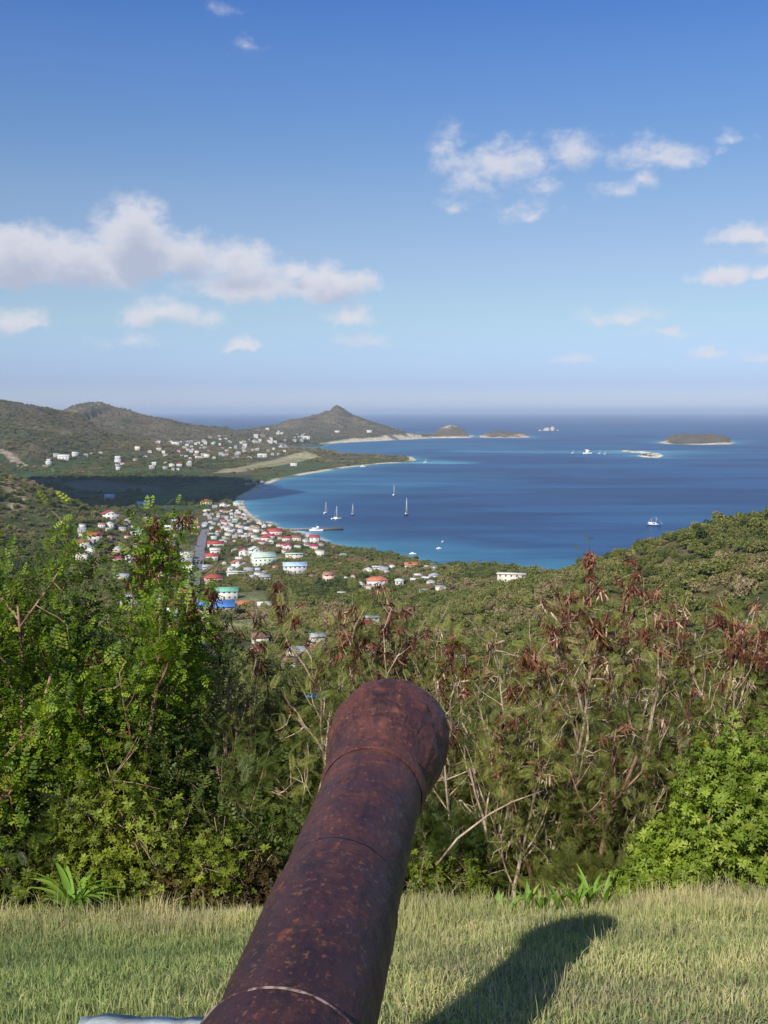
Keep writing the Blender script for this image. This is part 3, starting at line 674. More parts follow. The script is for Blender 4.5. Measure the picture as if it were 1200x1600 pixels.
# small houses: shared meshes, one object each
def small_mesh(roof, wall, kind, w_=9., d_=7., h=3.4):
    rh = d_ * .24; pr = []
    V, F = wall_geo(kind, w_, d_, h, rh); pr.append((V, F, 0))
    V, F = roof_geo(kind, w_, d_, h, rh, .4); pr.append((V, F, 1))
    for a in (-w_ * .3, w_ * .3): V, F = box(a - .4, a + .4, -d_ / 2 - .05, -d_ / 2 + .05, 1.1, 2.1); pr.append((V, F, 2))
    for s in (-1, 1): V, F = box(s * w_ / 2 - .05, s * w_ / 2 + .05, -1.2, 1.0, 1, 2.3); pr.append((V, F, 2))
    V, F = box(-.42, .42, -d_ / 2 - .05, -d_ / 2 + .05, 0, 2.1); pr.append((V, F, 2))
    V, F, mi = join(pr); return mesh_np('house', V, F, [M['w_' + wall], M['r_' + roof], M['window']], midx=mi)
SM = {'pale': [small_mesh('white', 'white', 'gable'), small_mesh('grey', 'grey', 'hip'), small_mesh('brown', 'tan', 'gable'), small_mesh('rust', 'grey', 'hip'), small_mesh('grey', 'tan', 'gable'), small_mesh('grey', 'white', 'hip'), small_mesh('white', 'cream', 'gable_end'), small_mesh('grey', 'grey', 'gable'), small_mesh('white', 'grey', 'flat'), small_mesh('grey', 'cream', 'flat', 10, 8, 6)],
      'red': [small_mesh('red', 'white', 'hip'), small_mesh('rust', 'white', 'gable'), small_mesh('magenta', 'cream', 'gable')],
      'green': [small_mesh('pale_green', 'white', 'gable'), small_mesh('green', 'white', 'hip'), small_mesh('light_blue', 'white', 'gable')]}
def pt_in(u, v, poly): return bool(inside(np.array([u]), np.array([v]), poly)[0])
SPEC = []
def cluster(poly, n, scale, mixw, labels, group, mind=2.2, dmin=300):
    us = [p[0] for p in poly]; vs = [p[1] for p in poly]; cand = []
    while len(cand) < n * 4:
        u = random.uniform(min(us), max(us)); v = random.uniform(min(vs), max(vs))
        if pt_in(u, v, poly): cand.append((u, v))
    g_ = ground_at(cand, dmin, 6000, 500); c = 0
    for q in g_:
        if c >= n: break
        if q is None or q[2] < .8: continue
        if any(math.hypot(q[0] - f[0], q[1] - f[1]) < (f[2] + 6 * scale) * .72 for f in FOOT): continue
        k = random.choices(['pale', 'red', 'green'], mixw)[0]; s = scale * random.uniform(.6, 1.1)
        SPEC.append((q, random.choice(SM[k]), random.choice([0, 0, 1.57, .4, -.4]) + random.uniform(-.2, .2), (s, s, s * random.uniform(.9, 1.15)), labels[k], group)); FOOT.append((q[0], q[1], 6.5 * s)); c += 1
def labs(where): return {'pale': 'small pale house ' + where, 'red': 'small red roofed house ' + where, 'green': 'small green or blue roofed house ' + where}
cluster([(322, 792), (378, 790), (385, 805), (425, 822), (400, 848), (330, 852), (318, 822)], 92, .66, (8, 1, 1), labs('crowded together in the centre of town'), 'small houses crowded in the town centre')
cluster([(330, 800), (375, 798), (400, 820), (380, 835), (325, 832)], 36, .5, (9, .5, .6), labs('squeezed into the middle of town'), 'houses squeezed into the middle of town')
cluster([(420, 828), (490, 842), (540, 860), (440, 862), (400, 850)], 20, .85, (4, 3, 1), labs('along the waterfront by the jetty'), 'small houses along the waterfront by the jetty')
cluster([(120, 820), (250, 812), (320, 815), (310, 845), (240, 850), (120, 880)], 40, .85, (6, 2, 1), labs('spread along the left side of town'), 'small houses on the left side of town')
cluster([(180, 860), (250, 862), (300, 880), (295, 990), (180, 980)], 30, .95, (5, 3, 1), labs('behind the left trees beside the road'), 'houses behind the left trees beside the road')
cluster([(345, 860), (480, 860), (560, 880), (500, 905), (350, 915)], 30, .72, (5, 2, 1), labs('in the gardens below the waterfront'), 'small houses in the gardens below the waterfront')
cluster([(530, 865), (690, 890), (690, 930), (540, 925)], 24, .72, (7, 1, 0), labs('among palms near the beach'), 'small houses among palms near the beach')
cluster([(330, 985), (500, 985), (560, 1060), (340, 1070)], 6, .8, (6, 1, 1), labs('low on the near slope behind the bushes'), 'houses low on the near slope')
cluster([(380, 750), (405, 751), (412, 756), (385, 762)], 9, .9, (1, 0, 0), labs('where the beach curves past the plain'), 'small houses where the beach curves')
cluster([(165, 695), (305, 690), (320, 725), (300, 735), (180, 738)], 36, 1.35, (9, .6, 0), labs('scattered at the foot of the left hills'), 'small houses at the foot of the left hills', dmin=1200)
cluster([(90, 712), (160, 705), (165, 718), (60, 728)], 7, 1.5, (1, 0, 0), labs('on the lower slope of the far left hill'), 'small houses on the slope of the far left hill', dmin=1200)
cluster([(280, 695), (335, 681), (380, 684), (420, 690), (460, 700), (440, 712), (390, 718), (290, 718)], 75, 1.35, (9, .5, 0), labs('scattered over the far saddle between the hills'), 'small houses on the far saddle between the hills', dmin=1200)
cluster([(385, 682), (400, 672), (440, 668), (490, 680), (500, 690), (430, 694)], 26, 1.45, (1, 0, 0), labs('on the flank of the pointed far hill'), 'small houses on the flank of the pointed far hill', dmin=2500)
for (u, v, s, lab) in [(479, 686, 3.0, 'large white house on the flank of the pointed far hill'), (577, 675.5, 2.4, 'lone white house high on the right flank of the pointed hill'), (527, 676, 2.2, 'lone white house low in the middle of the pointed hill'),
                       (274, 696, 2.6, 'large white house on the knoll right of the left hills'), (100, 718, 2.8, 'wide white building at the foot of the far left hill'), (459, 728, 1.6, 'lone white house beside the airstrip'), (410, 715, 2.6, 'long white terminal building beside the airstrip')]:
    q = ground_at([(u, v)], 1200)[0]
    if q:
        o = obj('house', SM['pale'][0], None, q, lab, 'house'); o.scale = (s, s * .7, s * .8); FOOT.append((q[0], q[1], 10))

SPEC.sort(key=lambda t: -t[3][0] / t[0][1])
for q, me, rz, scl, lb, gp in SPEC[:232]:
    o = obj('house', me, None, q, lb, 'house', gp, rz=rz); o.scale = scl
Vs, Fs, mi_, off, mats_ = [], [], [], 0, []
for q, me, rz, scl, lb, gp in SPEC[232:]:
    co = np.zeros(len(me.vertices) * 3); me.vertices.foreach_get('co', co); co = co.reshape(-1, 3) * scl
    c_, s_ = math.cos(rz), math.sin(rz); Vs.append(np.c_[co[:, 0] * c_ - co[:, 1] * s_, co[:, 0] * s_ + co[:, 1] * c_, co[:, 2]] + q)
    for pl in me.polygons:
        m_ = me.materials[pl.material_index]
        if m_ not in mats_: mats_.append(m_)
        Fs.append([v + off for v in pl.vertices]); mi_.append(mats_.index(m_))
    off += len(co)
if Vs:
    me = bpy.data.meshes.new('distant_houses'); me.from_pydata(np.concatenate(Vs).tolist(), [], Fs)
    for m_ in mats_: me.materials.append(m_)
    me.polygons.foreach_set('material_index', np.array(mi_, np.int32)); me.update()
    obj('distant_houses', me, kind='stuff', label='the smallest far houses dotted over the town and hills', cat='houses')
print('small houses', len(SPEC))

# ------------------------------------------------------------------ woods and trees in the middle distance
def crown_mesh(name, seed, n=420, squash=.8, size=.17):
    r = np.random.default_rng(seed); lobes = r.normal(size=(7, 3)) * [.48, .48, .26] + [0, 0, .15]; lr = r.uniform(.35, .6, 7)
    k = r.integers(0, 7, n); d = r.normal(size=(n, 3)); d /= np.linalg.norm(d, axis=1)[:, None]
    p = lobes[k] + d * (lr[k] * r.uniform(.7, 1.05, n))[:, None]; p[:, 2] = p[:, 2] * squash + .55
    dirs = r.normal(size=(n, 3)); R = rot_from(dirs, r.uniform(0, 6.28, n))
    # bias faces outward
    pv = np.array([(-.5, -.5, 0), (.5, -.4, .1), (.45, .5, 0), (-.5, .4, .12)]); V, F = scatter(pv, np.array([(0, 1, 2, 3)]), p, R, r.uniform(.7, 1.5, n) * size)
    V2, F2, _ = join([(V, [F], 0)])
    return mesh_np(name, V2, F2, [M['canopy']])
crowns = [crown_mesh('crown', 100 + i, 800, sq, .125) for i, sq in enumerate((.8, .7, 1.0, .6, .9))]
TV, TF = tube([(0, 0, -.4), (.02, 0, .15), (0, .02, .5), (.03, 0, .8)], [.06, .05, .04, .02], 6)
trunk_me = mesh_np('trunk', TV, TF, [M['bark']])
N = 170000
yy = np.sqrt(rng.uniform(35 ** 2, 3300 ** 2, N)); tt = rng.uniform(-.47, .47, N)
keep = rng.uniform(0, 1, N) < np.where(yy < 600, 1.0, np.where(yy < 1500, .75, .35)); yy, tt = yy[keep], tt[keep]
# extra trees close in
e = 9000; yy = np.r_[yy, np.sqrt(rng.uniform(35 ** 2, 900 ** 2, e))]; tt = np.r_[tt, rng.uniform(-.47, .47, e)]
e = 26000; yy = np.r_[yy, rng.uniform(3000, 5700, e)]; tt = np.r_[tt, rng.uniform(-.40, .15, e)]
xx = yy * tt; cd = cdist(xx, yy); zz = height(xx, yy, cd)
bwp = 9 + (np.clip(yy, 800, 5500) / 5300) ** 2 * 36
ok = (cd > bwp) & (zz > .9)
for pl, _ in FIELDS: ok &= ~inside(xx, yy, [P(u, v, 25 if v > 890 else 8) for u, v in pl])
ok &= ~inside(xx, yy, [P(u, v, 4) for u, v in AIR])
for pl in ([(95, 752), (150, 748), (255, 762), (250, 767), (140, 768), (95, 760)], [(200, 775), (330, 752), (350, 757), (250, 785)]):
    ok &= ~inside(xx, yy, [P(u, v, 5) for u, v in pl])
ok &= seg_dist(xx, yy, road_pts, False)[0] > 8
# clearings on the plain and in town
cl = fbm(xx / 90, yy / 90, 4, 91)
ok &= ~((zz < 9) & (cl < .50) & (yy > 1200)); ok &= ~((zz >= 9) & (cl < .36) & (yy > 1200))
tw = inside(xx, yy, [P(u, v, 4) for u, v in [(315, 785), (380, 785), (395, 808), (500, 845), (520, 865), (400, 858), (320, 855), (250, 850), (250, 812)]])
ok &= ~(tw & (rng.uniform(0, 1, len(xx)) < .3)); ok &= ~((yy > 5250) & (xx > 180) & (rng.uniform(0, 1, len(xx)) < .85))
xx, yy, zz, cd = xx[ok], yy[ok], zz[ok], cd[ok]
FA = np.array(FOOT)
ok = np.ones(len(xx), bool)
for fx, fy, fr in FOOT:
    if 700 < fy < 780 and fr > 9: ok &= ~((np.abs(xx - fx) < fr + 2) & (yy > fy - 60) & (yy < fy))
    near = (np.abs(xx - fx) < fr + 14) & (yy > fy - fr - 11) & (yy < fy + fr + 2)
    ok &= ~(near & (np.abs(xx - fx) < fr + .8) & (yy > fy - fr - (3.5 if fr < 7 else 10) * np.clip(yy / 900, .5, 2.2)))
xx, yy, zz, cd = xx[ok], yy[ok], zz[ok], cd[ok]
sc = np.where(yy > 2500, .75, 1) * rng.uniform(1.0, 2.9, len(xx)) * rng.choice([1, 1, 1, 1.35], len(xx)) * np.where(yy > 2500, 1.5, 1) * np.where(zz > 60, .85, 1)
sc *= np.where(fbm(xx / 25, yy / 25, 2, 55) > .6, 1.35, 1); sc *= np.where(inside(xx, yy, [P(u, v, 4) for u, v in [(315, 785), (380, 785), (395, 808), (500, 845), (520, 865), (400, 858), (320, 855), (250, 850), (250, 812)]]), .72, 1)
pu, pv_ = pix(xx, yy, zz + 3)
vis = (pv_ > 788) & (pv_ < 1010) & (pu > -5) & (pu < 1205) & (yy > 250)
order = np.where(vis)[0]; order = order[np.argsort(yy[order])][:300]
proto = []
for j, i in enumerate(order):
    s = float(sc[i]); right = xx[i] > 60 and pu[i] > 850
    hd = bool(yy[i] > 640)
    root = obj('tree', None, None, (xx[i], yy[i], zz[i]), 'rounded scrub tree on the steep green hillside at the right' if right else 'rounded scrub tree on the near slope above the town', 'tree',
               'trees on the right hillside' if right else 'trees on the near slope above the town', rz=random.uniform(0, 6.28)); root.scale = (s, s, s * random.uniform(.85, 1.2))
    cr = obj('crown', crowns[j % 5], root); obj('trunk', trunk_me, root)
    if j < 5: proto.append(cr)
rest = np.ones(len(xx), bool); rest[order] = False
pts_me = bpy.data.meshes.new('woodland'); n = int(rest.sum()); pts_me.vertices.add(n)
pts_me.vertices.foreach_set('co', np.c_[xx[rest], yy[rest], zz[rest]].astype(np.float32).ravel())
at = pts_me.attributes.new('size', 'FLOAT', 'POINT'); at.data.foreach_set('value', sc[rest].astype(np.float32))
wood = obj('woodland', pts_me, kind='stuff', label='scrub woodland covering the slopes and the plain', cat='woodland')
print('woodland', n)
gn = bpy.data.node_groups.new('woodland', 'GeometryNodeTree')
gn.interface.new_socket('Geometry', in_out='INPUT', socket_type='NodeSocketGeometry'); gn.interface.new_socket('Geometry', in_out='OUTPUT', socket_type='NodeSocketGeometry')
G = NT(gn); a_ = G.new('NodeGroupInput'); z_ = G.new('NodeGroupOutput'); gj = G.new('GeometryNodeGeometryToInstance'); last = None
jn = G.new('GeometryNodeJoinGeometry')
m2p = G.new('GeometryNodeMeshToPoints'); G.l.new(a_.outputs[0], m2p.inputs[0])
idx = G.new('GeometryNodeInputIndex'); size = G.new('GeometryNodeInputNamedAttribute', data_type='FLOAT'); size.inputs['Name'].default_value = 'size'
for k, cr in enumerate(proto):
    oi = G.new('GeometryNodeObjectInfo', transform_space='ORIGINAL'); oi.inputs['Object'].default_value = cr; oi.inputs['As Instance'].default_value = True
    md = G.math('MODULO', idx.outputs[0], 5.0) if False else None
    mo = G.new('ShaderNodeMath', operation='MODULO'); G.l.new(idx.outputs[0], mo.inputs[0]); mo.inputs[1].default_value = 5
    cp = G.new('FunctionNodeCompare', data_type='FLOAT', operation='EQUAL'); G.l.new(mo.outputs[0], cp.inputs[0]); cp.inputs[1].default_value = k; cp.inputs['Epsilon'].default_value = .1
    iop = G.new('GeometryNodeInstanceOnPoints'); G.l.new(m2p.outputs[0], iop.inputs['Points']); G.l.new(cp.outputs[0], iop.inputs['Selection']); G.l.new(oi.outputs['Geometry'], iop.inputs['Instance'])
    rv = G.new('FunctionNodeRandomValue', data_type='FLOAT_VECTOR'); rv.inputs[0].default_value = (0, 0, 0); rv.inputs[1].default_value = (.1, .1, 6.28)
    G.l.new(rv.outputs[0], iop.inputs['Rotation']); G.l.new(size.outputs[0], iop.inputs['Scale']); G.l.new(iop.outputs[0], jn.inputs[0])
G.l.new(jn.outputs[0], z_.inputs[0]); G.n.remove(gj)
wm = wood.modifiers.new('woodland', 'NODES'); wm.node_group = gn

# palms by the beach
def palm_meshes():
    V, F = tube([(0, 0, -1), (.2, 0, 2), (.6, .1, 4.5), (.9, .2, 6.5)], [.22, .17, .13, .11], 6); tr = mesh_np('trunk', V, F, [M['bark']])
    Vs = []; Fs = []; off = 0
    for i in range(14):
        a = i * 2.4; L = 2.6; pts = []
        for k in range(5):
            s = k / 4; rr = L * s; zz_ = 6.5 + .9 * math.sin(s * 2.0) * (1 - .3 * (i % 3)) - 1.5 * s * s; pts.append((.9 + rr * math.cos(a), .2 + rr * math.sin(a), zz_, .45 * (1 - s * .7)))
        for (x, y, z, ww) in pts:
            nx, ny = -math.sin(a) * ww, math.cos(a) * ww; Vs += [(x - nx, y - ny, z - .25), (x, y, z), (x + nx, y + ny, z - .25)]
        for k in range(4): b = off + k * 3; Fs += [(b, b + 1, b + 4, b + 3), (b + 1, b + 2, b + 5, b + 4)]
        off += 15
    return tr, mesh_np('fronds', np.array(Vs), np.array(Fs), [M['leaf_dark']], {'tint': np.full(len(Vs), .6)})
ptr, pfr = palm_meshes()
pp = ground_at([(random.uniform(545, 690), 0) for _ in range(0)] or [(572 + i * 4.4 + random.uniform(-2, 2), 872 + i * .75 + random.uniform(-2, 7)) for i in range(26)])
for q in pp:
    if q is None or q[2] < .5: continue
    r_ = obj('palm_tree', None, None, q, 'tall palm tree standing along the shore near the beach', 'palm tree', 'palm trees along the shore', rz=random.uniform(0, 6.28)); s = random.uniform(.8, 1.25); r_.scale = (s, s, s)
    obj('trunk', ptr, r_); obj('fronds', pfr, r_)

# ------------------------------------------------------------------ boats, jetty
def hull_geo(L, Bm, H, sheer=.25, n=13):
    V = []; F = []
    for i in range(n):
        s = i / (n - 1); x = (s - .5) * L; hb = Bm / 2 * (math.sin(math.pi * min(1, (s * .85 + .12))) ** .6) * (1 if s < .999 else .05)
        zt = H * (1 + sheer * (2 * s - .9) ** 2); 
        for (b, z) in ((-1, zt), (-.85, H * .35), (-.3, -.4), (.3, -.4), (.85, H * .35), (1, zt)): V.append((x, b * hb, z))
    for i in range(n - 1):
        for j in range(5): a = i * 6 + j; F.append((a, a + 1, a + 7, a + 6))
        F.append((i * 6 + 5, i * 6, i * 6 + 6, i * 6 + 11))
    return np.array(V, float), [np.array(F), np.array([(5, 4, 3, 2, 1, 0)]), np.array([tuple((n - 1) * 6 + j for j in range(6))])]
def part(name, VF, m, root):
    V, F = VF; return obj(name, mesh_np(name, V, F, [m]), root)
def sailboat(px, mast_px, L, hm, rz, label, name='sailboat', cata=False, group=None):
    x, y = P(*px); H = mast_px / FPX * y; r = obj(name, None, None, (x, y, 0), label, 'sailboat', group, rz=rz)
    k = L / 12.
    if cata:
        for s in (-1, 1):
            V, F = hull_geo(L, 1.6 * k, 1.4 * k); V[:, 1] += s * 2.6 * k; part('hull', (V, F), hm, r)
        part('bridge_deck', box(-L * .35, L * .15, -2.6 * k, 2.6 * k, 1.0 * k, 1.6 * k), M['hull_white'], r); part('cabin', box(-L * .2, L * .1, -1.8 * k, 1.8 * k, 1.6 * k, 2.7 * k), M['hull_white'], r)
    else:
        part('hull', hull_geo(L, 3.4 * k, 1.25 * k), hm, r); part('cabin', box(-L * .12, L * .16, -.9 * k, .9 * k, 1.2 * k, 1.9 * k), M['hull_white'], r)
    part('mast', tube([(L * .08, 0, .8), (L * .08, 0, H)], [.26 * k + .12, .2 * k + .05], 6), M['mast'], r)
    part('boom', tube([(L * .08, 0, 2.8 * k), (-L * .32, 0, 2.9 * k)], [.28 * k, .25 * k], 6), M['mast'], r)
    part('rigging', tubes([([(L * .08, 0, H), (L * .49, 0, 1.6 * k)], [.05, .05]), ([(L * .08, 0, H), (-L * .49, 0, 1.6 * k)], [.05, .05]), ([(L * .08, 0, H * .9), (L * .05, 1.6 * k, 1.4 * k)], [.05, .05]), ([(L * .08, 0, H * .9), (L * .05, -1.6 * k, 1.4 * k)], [.05, .05])], 4), M['mast'], r)
    return r
sailboat((509, 802), 18, 11, M['hull_white'], 1.2, 'white sailboat anchored furthest left in the bay')
sailboat((525.5, 811.5), 21, 13, M['hull_white'], 1.0, 'white catamaran with single mast anchored off the jetty', 'catamaran', True)
sailboat((551, 805), 18, 11, M['hull_blue'], 1.3, 'dark hulled sailboat anchored right of the white catamaran')
sailboat((635, 805), 27, 15, M['hull_dark'], 1.3, 'tall masted dark sailboat anchored alone in mid bay')
sailboat((615.5, 774), 17, 11, M['hull_white'], 1.3, 'pale sailboat farther out behind the tall masted one')
for (u, v, lab) in [(895, 708.5, 'tiny sailboat left of the white motor yacht near the sandbar'), (937, 709, 'tiny sailboat just right of the white motor yacht'), (945.5, 709.8, 'tiny sailboat closest to the sandbar'), (665, 723, 'tiny boat off the tip of the wooded point')]:
    sailboat((u, v), 6, 14, M['hull_white'], .7, lab)
def motorboat(px, L, rz, label, tall=1.0, name='motorboat'):
    x, y = P(*px); r = obj(name, None, None, (x, y, 0), label, 'boat', None, rz=rz); k = L / 8.
    part('hull', hull_geo(L, 2.8 * k, 1.0 * k), M['hull_white'], r); part('cabin', box(-L * .2, L * .15, -1.0 * k, 1.0 * k, .9 * k, 2.1 * k * tall), M['hull_white'], r)
    part('windscreen', box(L * .15, L * .17, -.9 * k, .9 * k, 1.2 * k, 1.9 * k), M['window'], r); part('canopy', box(-L * .32, L * .1, -1.1 * k, 1.1 * k, 2.14 * k * tall, 2.3 * k * tall), M['hull_white'], r)
motorboat((918, 709.5), 30, .2, 'white motor yacht anchored near the sandbar', 1.6, 'motor_yacht')
motorboat((645, 866), 6.5, .1, 'small white motorboat moored closest to the beach')
motorboat((686, 857.5), 5.5, .3, 'small white motorboat off the end of the beach'); motorboat((692, 847), 4.5, 1.0, 'small boat farthest from the beach end')
motorboat((420, 764), 10, .5, 'small boat drawn up where the beach curves'); motorboat((567, 729.5), 14, .3, 'small boat moored along the wooded point')
def schooner(px):
    x, y = P(*px); L = 19 / FPX * y * 1.15; r = obj('schooner', None, None, (x, y, 0), 'dark blue two masted schooner anchored off the right hill', 'ship', None, rz=-.35)
    k = L / 20.; part('hull', hull_geo(L, 5 * k, 2.6 * k, .35), M['hull_blue'], r); part('deck_rail', box(-L * .42, L * .40, -2.3 * k, 2.3 * k, 2.7 * k, 3.1 * k), M['hull_white'], r)
    part('cabin', box(-L * .35, -L * .05, -1.5 * k, 1.5 * k, 3.1 * k, 5.0 * k), M['hull_white'], r); part('cabin', box(L * .1, L * .2, -1.2 * k, 1.2 * k, 3.1 * k, 4.2 * k), M['hull_white'], r)
    for a, h in ((-.18, 10.5), (.16, 12.5)):
        part('mast', tube([(L * a, 0, 2), (L * a, 0, h * k)], [.28 * k, .16 * k], 6), M['mast'], r); part('furled_sail', tube([(L * a, 0, 4.8 * k), (L * (a - .22), 0, 5.6 * k)], [.35 * k, .3 * k], 6), M['hull_white'], r)
    part('bowsprit', tube([(L * .45, 0, 3 * k), (L * .62, 0, 4 * k)], [.2 * k, .1 * k], 5), M['mast'], r)
    part('rigging', tubes([([(L * .16, 0, 12.5 * k), (L * .62, 0, 4 * k)], [.06, .06]), ([(L * .16, 0, 12.5 * k), (-L * .18, 0, 10.5 * k)], [.06, .06]), ([(-L * .18, 0, 10.5 * k), (-L * .5, 0, 3.4 * k)], [.06, .06])], 4), M['mast'], r)
schooner((1021.5, 822))
jet = obj('jetty', None, None, (0, 0, 0), 'long dark jetty reaching into the bay from the town', 'jetty')
a_x, a_y = P(452, 829.5); b_x, b_y = P(536, 828)
jl = math.hypot(b_x - a_x, b_y - a_y); jet.location = (a_x, a_y, 0); jet.rotation_euler = (0, 0, math.atan2(b_y - a_y, b_x - a_x))
part('deck', box(-10, jl, -3, 3, 2.1, 2.7), M['deckwood'], jet); part('fender_beam', box(jl * .45, jl, -3.4, -3.05, .2, 2.5), M['timber'], jet)
V, F = tube([(0, 0, -4), (0, 0, 2.1)], [.35, .35], 6); pile = mesh_np('pile', V, F, [M['timber']])
for i in range(16):
    for s in (-2.5, 2.5): obj('pile', pile, jet, (i * jl / 15.5, s, 0))
x, y = P(495, 829); fr = obj('ferry', None, None, (x, y - 7, 0), 'white ferry tied up alongside the jetty', 'boat', None, rz=.03)
part('hull', hull_geo(15, 4.5, 1.8), M['hull_white'], fr); part('cabin', box(-5, 3, -1.7, 1.7, 1.8, 3.8), M['hull_white'], fr); part('window', box(-4.6, 2.6, -1.76, -1.7, 2.4, 3.2), M['window'], fr)
part('wheelhouse', box(.5, 2.8, -1.2, 1.2, 3.8, 5.4), M['hull_white'], fr); part('mast', tube([(0, 0, 3.8), (0, 0, 8)], [.12, .08], 5), M['mast'], fr)
def rocks(px, label):
    x, y = P(*px); Vs = []; Fs = []
    import mathutils
    prs = []
    for (dx, dy, s, h) in ((0, 0, 26, 20), (38, 10, 20, 26), (-46, 5, 12, 6), (70, 0, 9, 5)):
        n, m_ = 12, 6; V = []; F = []
        for i in range(m_ + 1):
            for j in range(n):
                ph = i / m_ * math.pi / 2; th = j / n * 6.283; rr = s * math.cos(ph) * (1 + .25 * math.sin(3 * th + dx) + .1 * math.sin(7 * th + i)); V.append((dx + rr * math.cos(th), dy + rr * math.sin(th), -3 + (h + 3) * math.sin(ph) * (1 + .12 * math.sin(5 * th + i))))
        for i in range(m_):
            for j in range(n): F.append((i * n + j, i * n + (j + 1) % n, (i + 1) * n + (j + 1) % n, (i + 1) * n + j))
        prs.append((np.array(V), np.array(F), 0))
    V, F, mi = join(prs); obj('sea_rocks', mesh_np('sea_rocks', V, F, [M['concrete']]), None, (x, y, 0), label, 'rocks')
rocks((855, 673), 'pale rocks rising from the sea near the horizon')

# ------------------------------------------------------------------ the cannon
S = 2.8
A0 = np.array([(582.48 - 600) / FPX, 1.0, (800 - 1236.65) / FPX]) ; DV = np.array([(842.2 - 600) / FPX, 1.0, (800 - 441.86) / FPX])
def camw(p):   # (right, forward, up) in the viewer's frame to world
    c, s = math.cos(PITCH), math.sin(PITCH); return np.array([p[0], p[1] * c + p[2] * s, -p[1] * s + p[2] * c])
Aw = camw(A0 * S) + [0, 0, CAM_Z]; Dw = camw(DV); dl = np.linalg.norm(Dw); Dn = Dw / dl
def st(z): return (z - 1) * S * dl          # distance along the bore from the neck ring
# object frame: z along the bore; origin placed so that the neck ring is at z = 2.5
ZO = 2.5
from mathutils import Matrix, Vector
zx = Vector(Dn); xx_ = Vector((0, 0, 1)).cross(zx).normalized(); yx = zx.cross(xx_)
CM = Matrix((xx_, yx, zx)).transposed().to_4x4(); CM.translation = Vector(Aw - Dn * ZO)
cannon = obj('cannon', None, None); cannon.matrix_world = CM
cannon['label'] = 'old rusty iron cannon barrel pointing out over the bay'; cannon['category'] = 'cannon'
zB, zC, zM = st(.8156), st(.6482), st(1.1173); rA, rB, rC, rM = .0462 * S, .0486 * S, .0513 * S, .0597 * S
def lathe(prof, seg=256, noise=None):
    prof = np.array(prof); th = np.arange(seg) * 2 * math.pi / seg; r = prof[:, 1][:, None]; z = np.repeat(prof[:, 0][:, None], seg, 1)
    if noise is not None: r = r + noise(z, th[None] + 0 * z)
    else: r = r + 0 * z
    V = np.stack([r * np.cos(th), r * np.sin(th), z], -1).reshape(-1, 3); i = np.arange(len(prof) - 1)[:, None] * seg; j = np.arange(seg)[None]; j2 = (j + 1) % seg
    return V, np.stack([i + j, i + j2, i + seg + j2, i + seg + j], -1).reshape(-1, 4)
def densify(keys, step=.008):
    keys = np.array(keys); out = [keys[0]]
    for a, b in zip(keys[:-1], keys[1:]):
        n = max(1, int(np.hypot(*(b - a)) / step)); out += [a + (b - a) * (k / n) for k in range(1, n + 1)]
    return np.array(out)
o_ = ZO
keys = [(o_ + zC - 1.0, .165), (o_ + zC - .5, .160), (o_ + zC - .04, rC + .012), (o_ + zC - .006, rC + .011), (o_ + zC, rC + .002), (o_ + zC + .01, rC - .002), (o_ + (zB + zC) / 2, (rB + rC) / 2 - .001), (o_ + zB - .03, rB + .001), (o_ + zB - .008, rB), (o_ + zB, rB - .004), (o_ + zB + .05, rB - .004),
        (o_ - .5, rA + .002), (o_ - .08, rA - .001), (o_ - .02, rA - .0005), (o_ - .005, rA + .0035), (o_ + .02, rA + .004), (o_ + .03, rA - .003), (o_ + .036, rA - .014), (o_ + .065, rA - .012), (o_ + .10, rA + .000), (o_ + .145, rA + .016), (o_ + .19, rM - .011), (o_ + .24, rM - .004), (o_ + zM - .045, rM - .001), (o_ + zM, rM + .001), (o_ + zM + .03, rM),
        (o_ + zM + .055, rM - .006), (o_ + zM + .075, rM - .016), (o_ + zM + .088, rM - .032), (o_ + zM + .092, rM - .05), (o_ + zM + .092, .066), (o_ + zM + .085, .060), (o_ + zM - .7, .060)]
def cn(z, th):
    a = fbm(z * 30, np.cos(th) * 5 + 9 + np.sin(th) * 3, 4, 3) * .5 + fbm(z * 30 + 5, np.sin(th) * 5 + 19, 4, 8) * .5
    k = .0022 + .0105 * sstep(z, o_ + .05, o_ + .22)
    right = sstep(np.cos(th - 0.35), .2, .95)       # flaked scale on the right of the muzzle
    b = fbm(z * 20 + 3, th * 5.2, 4, 21); fl = sstep(np.abs(b - .5), .0, .03) - 1; plate = (vnoise(z * 34, th * 7, 5) > .55) * .0035 * sstep(z, o_ + .05, o_ + .2) * sstep(vnoise(z * 9, th * 2.5, 6), .4, .6)
    return (a - .5) * 2 * k + plate + fl * .013 * right * sstep(z, o_ + .1, o_ + .28)
prof = densify(keys, .0055); V, F = lathe(prof, 400, cn)
barrel = obj('barrel', mesh_np('barrel', V, F, [M['rust']], None, True), cannon)
V, F = lathe(densify([(o_ + zC - .010, rC + .0105), (o_ + zC - .006, rC + .0135), (o_ + zC + .001, rC + .010), (o_ + zC + .003, rC - .002)], .003), 200)
obj('reinforce_ring', mesh_np('reinforce_ring', V, F, [M['rust_edge']], None, True), cannon)
V, F = lathe(densify([(o_ - .025, rA + .0015), (o_ - .015, rA + .005), (o_ + .005, rA + .0095), (o_ + .022, rA + .0085), (o_ + .031, rA + .002), (o_ + .035, rA - .012)], .004), 200, lambda z, th: (fbm(z * 60, th * 8, 3, 2) - .5) * .003)
obj('neck_ring', mesh_np('neck_ring', V, F, [M['rust']], None, True), cannon)
V, F = tube([(0, 0, o_ + zM - .70), (0, 0, o_ + zM - .69)], [.0605, .0605], 24); obj('bore_end', mesh_np('bore_end', V, F, [M['rust']]), cannon)
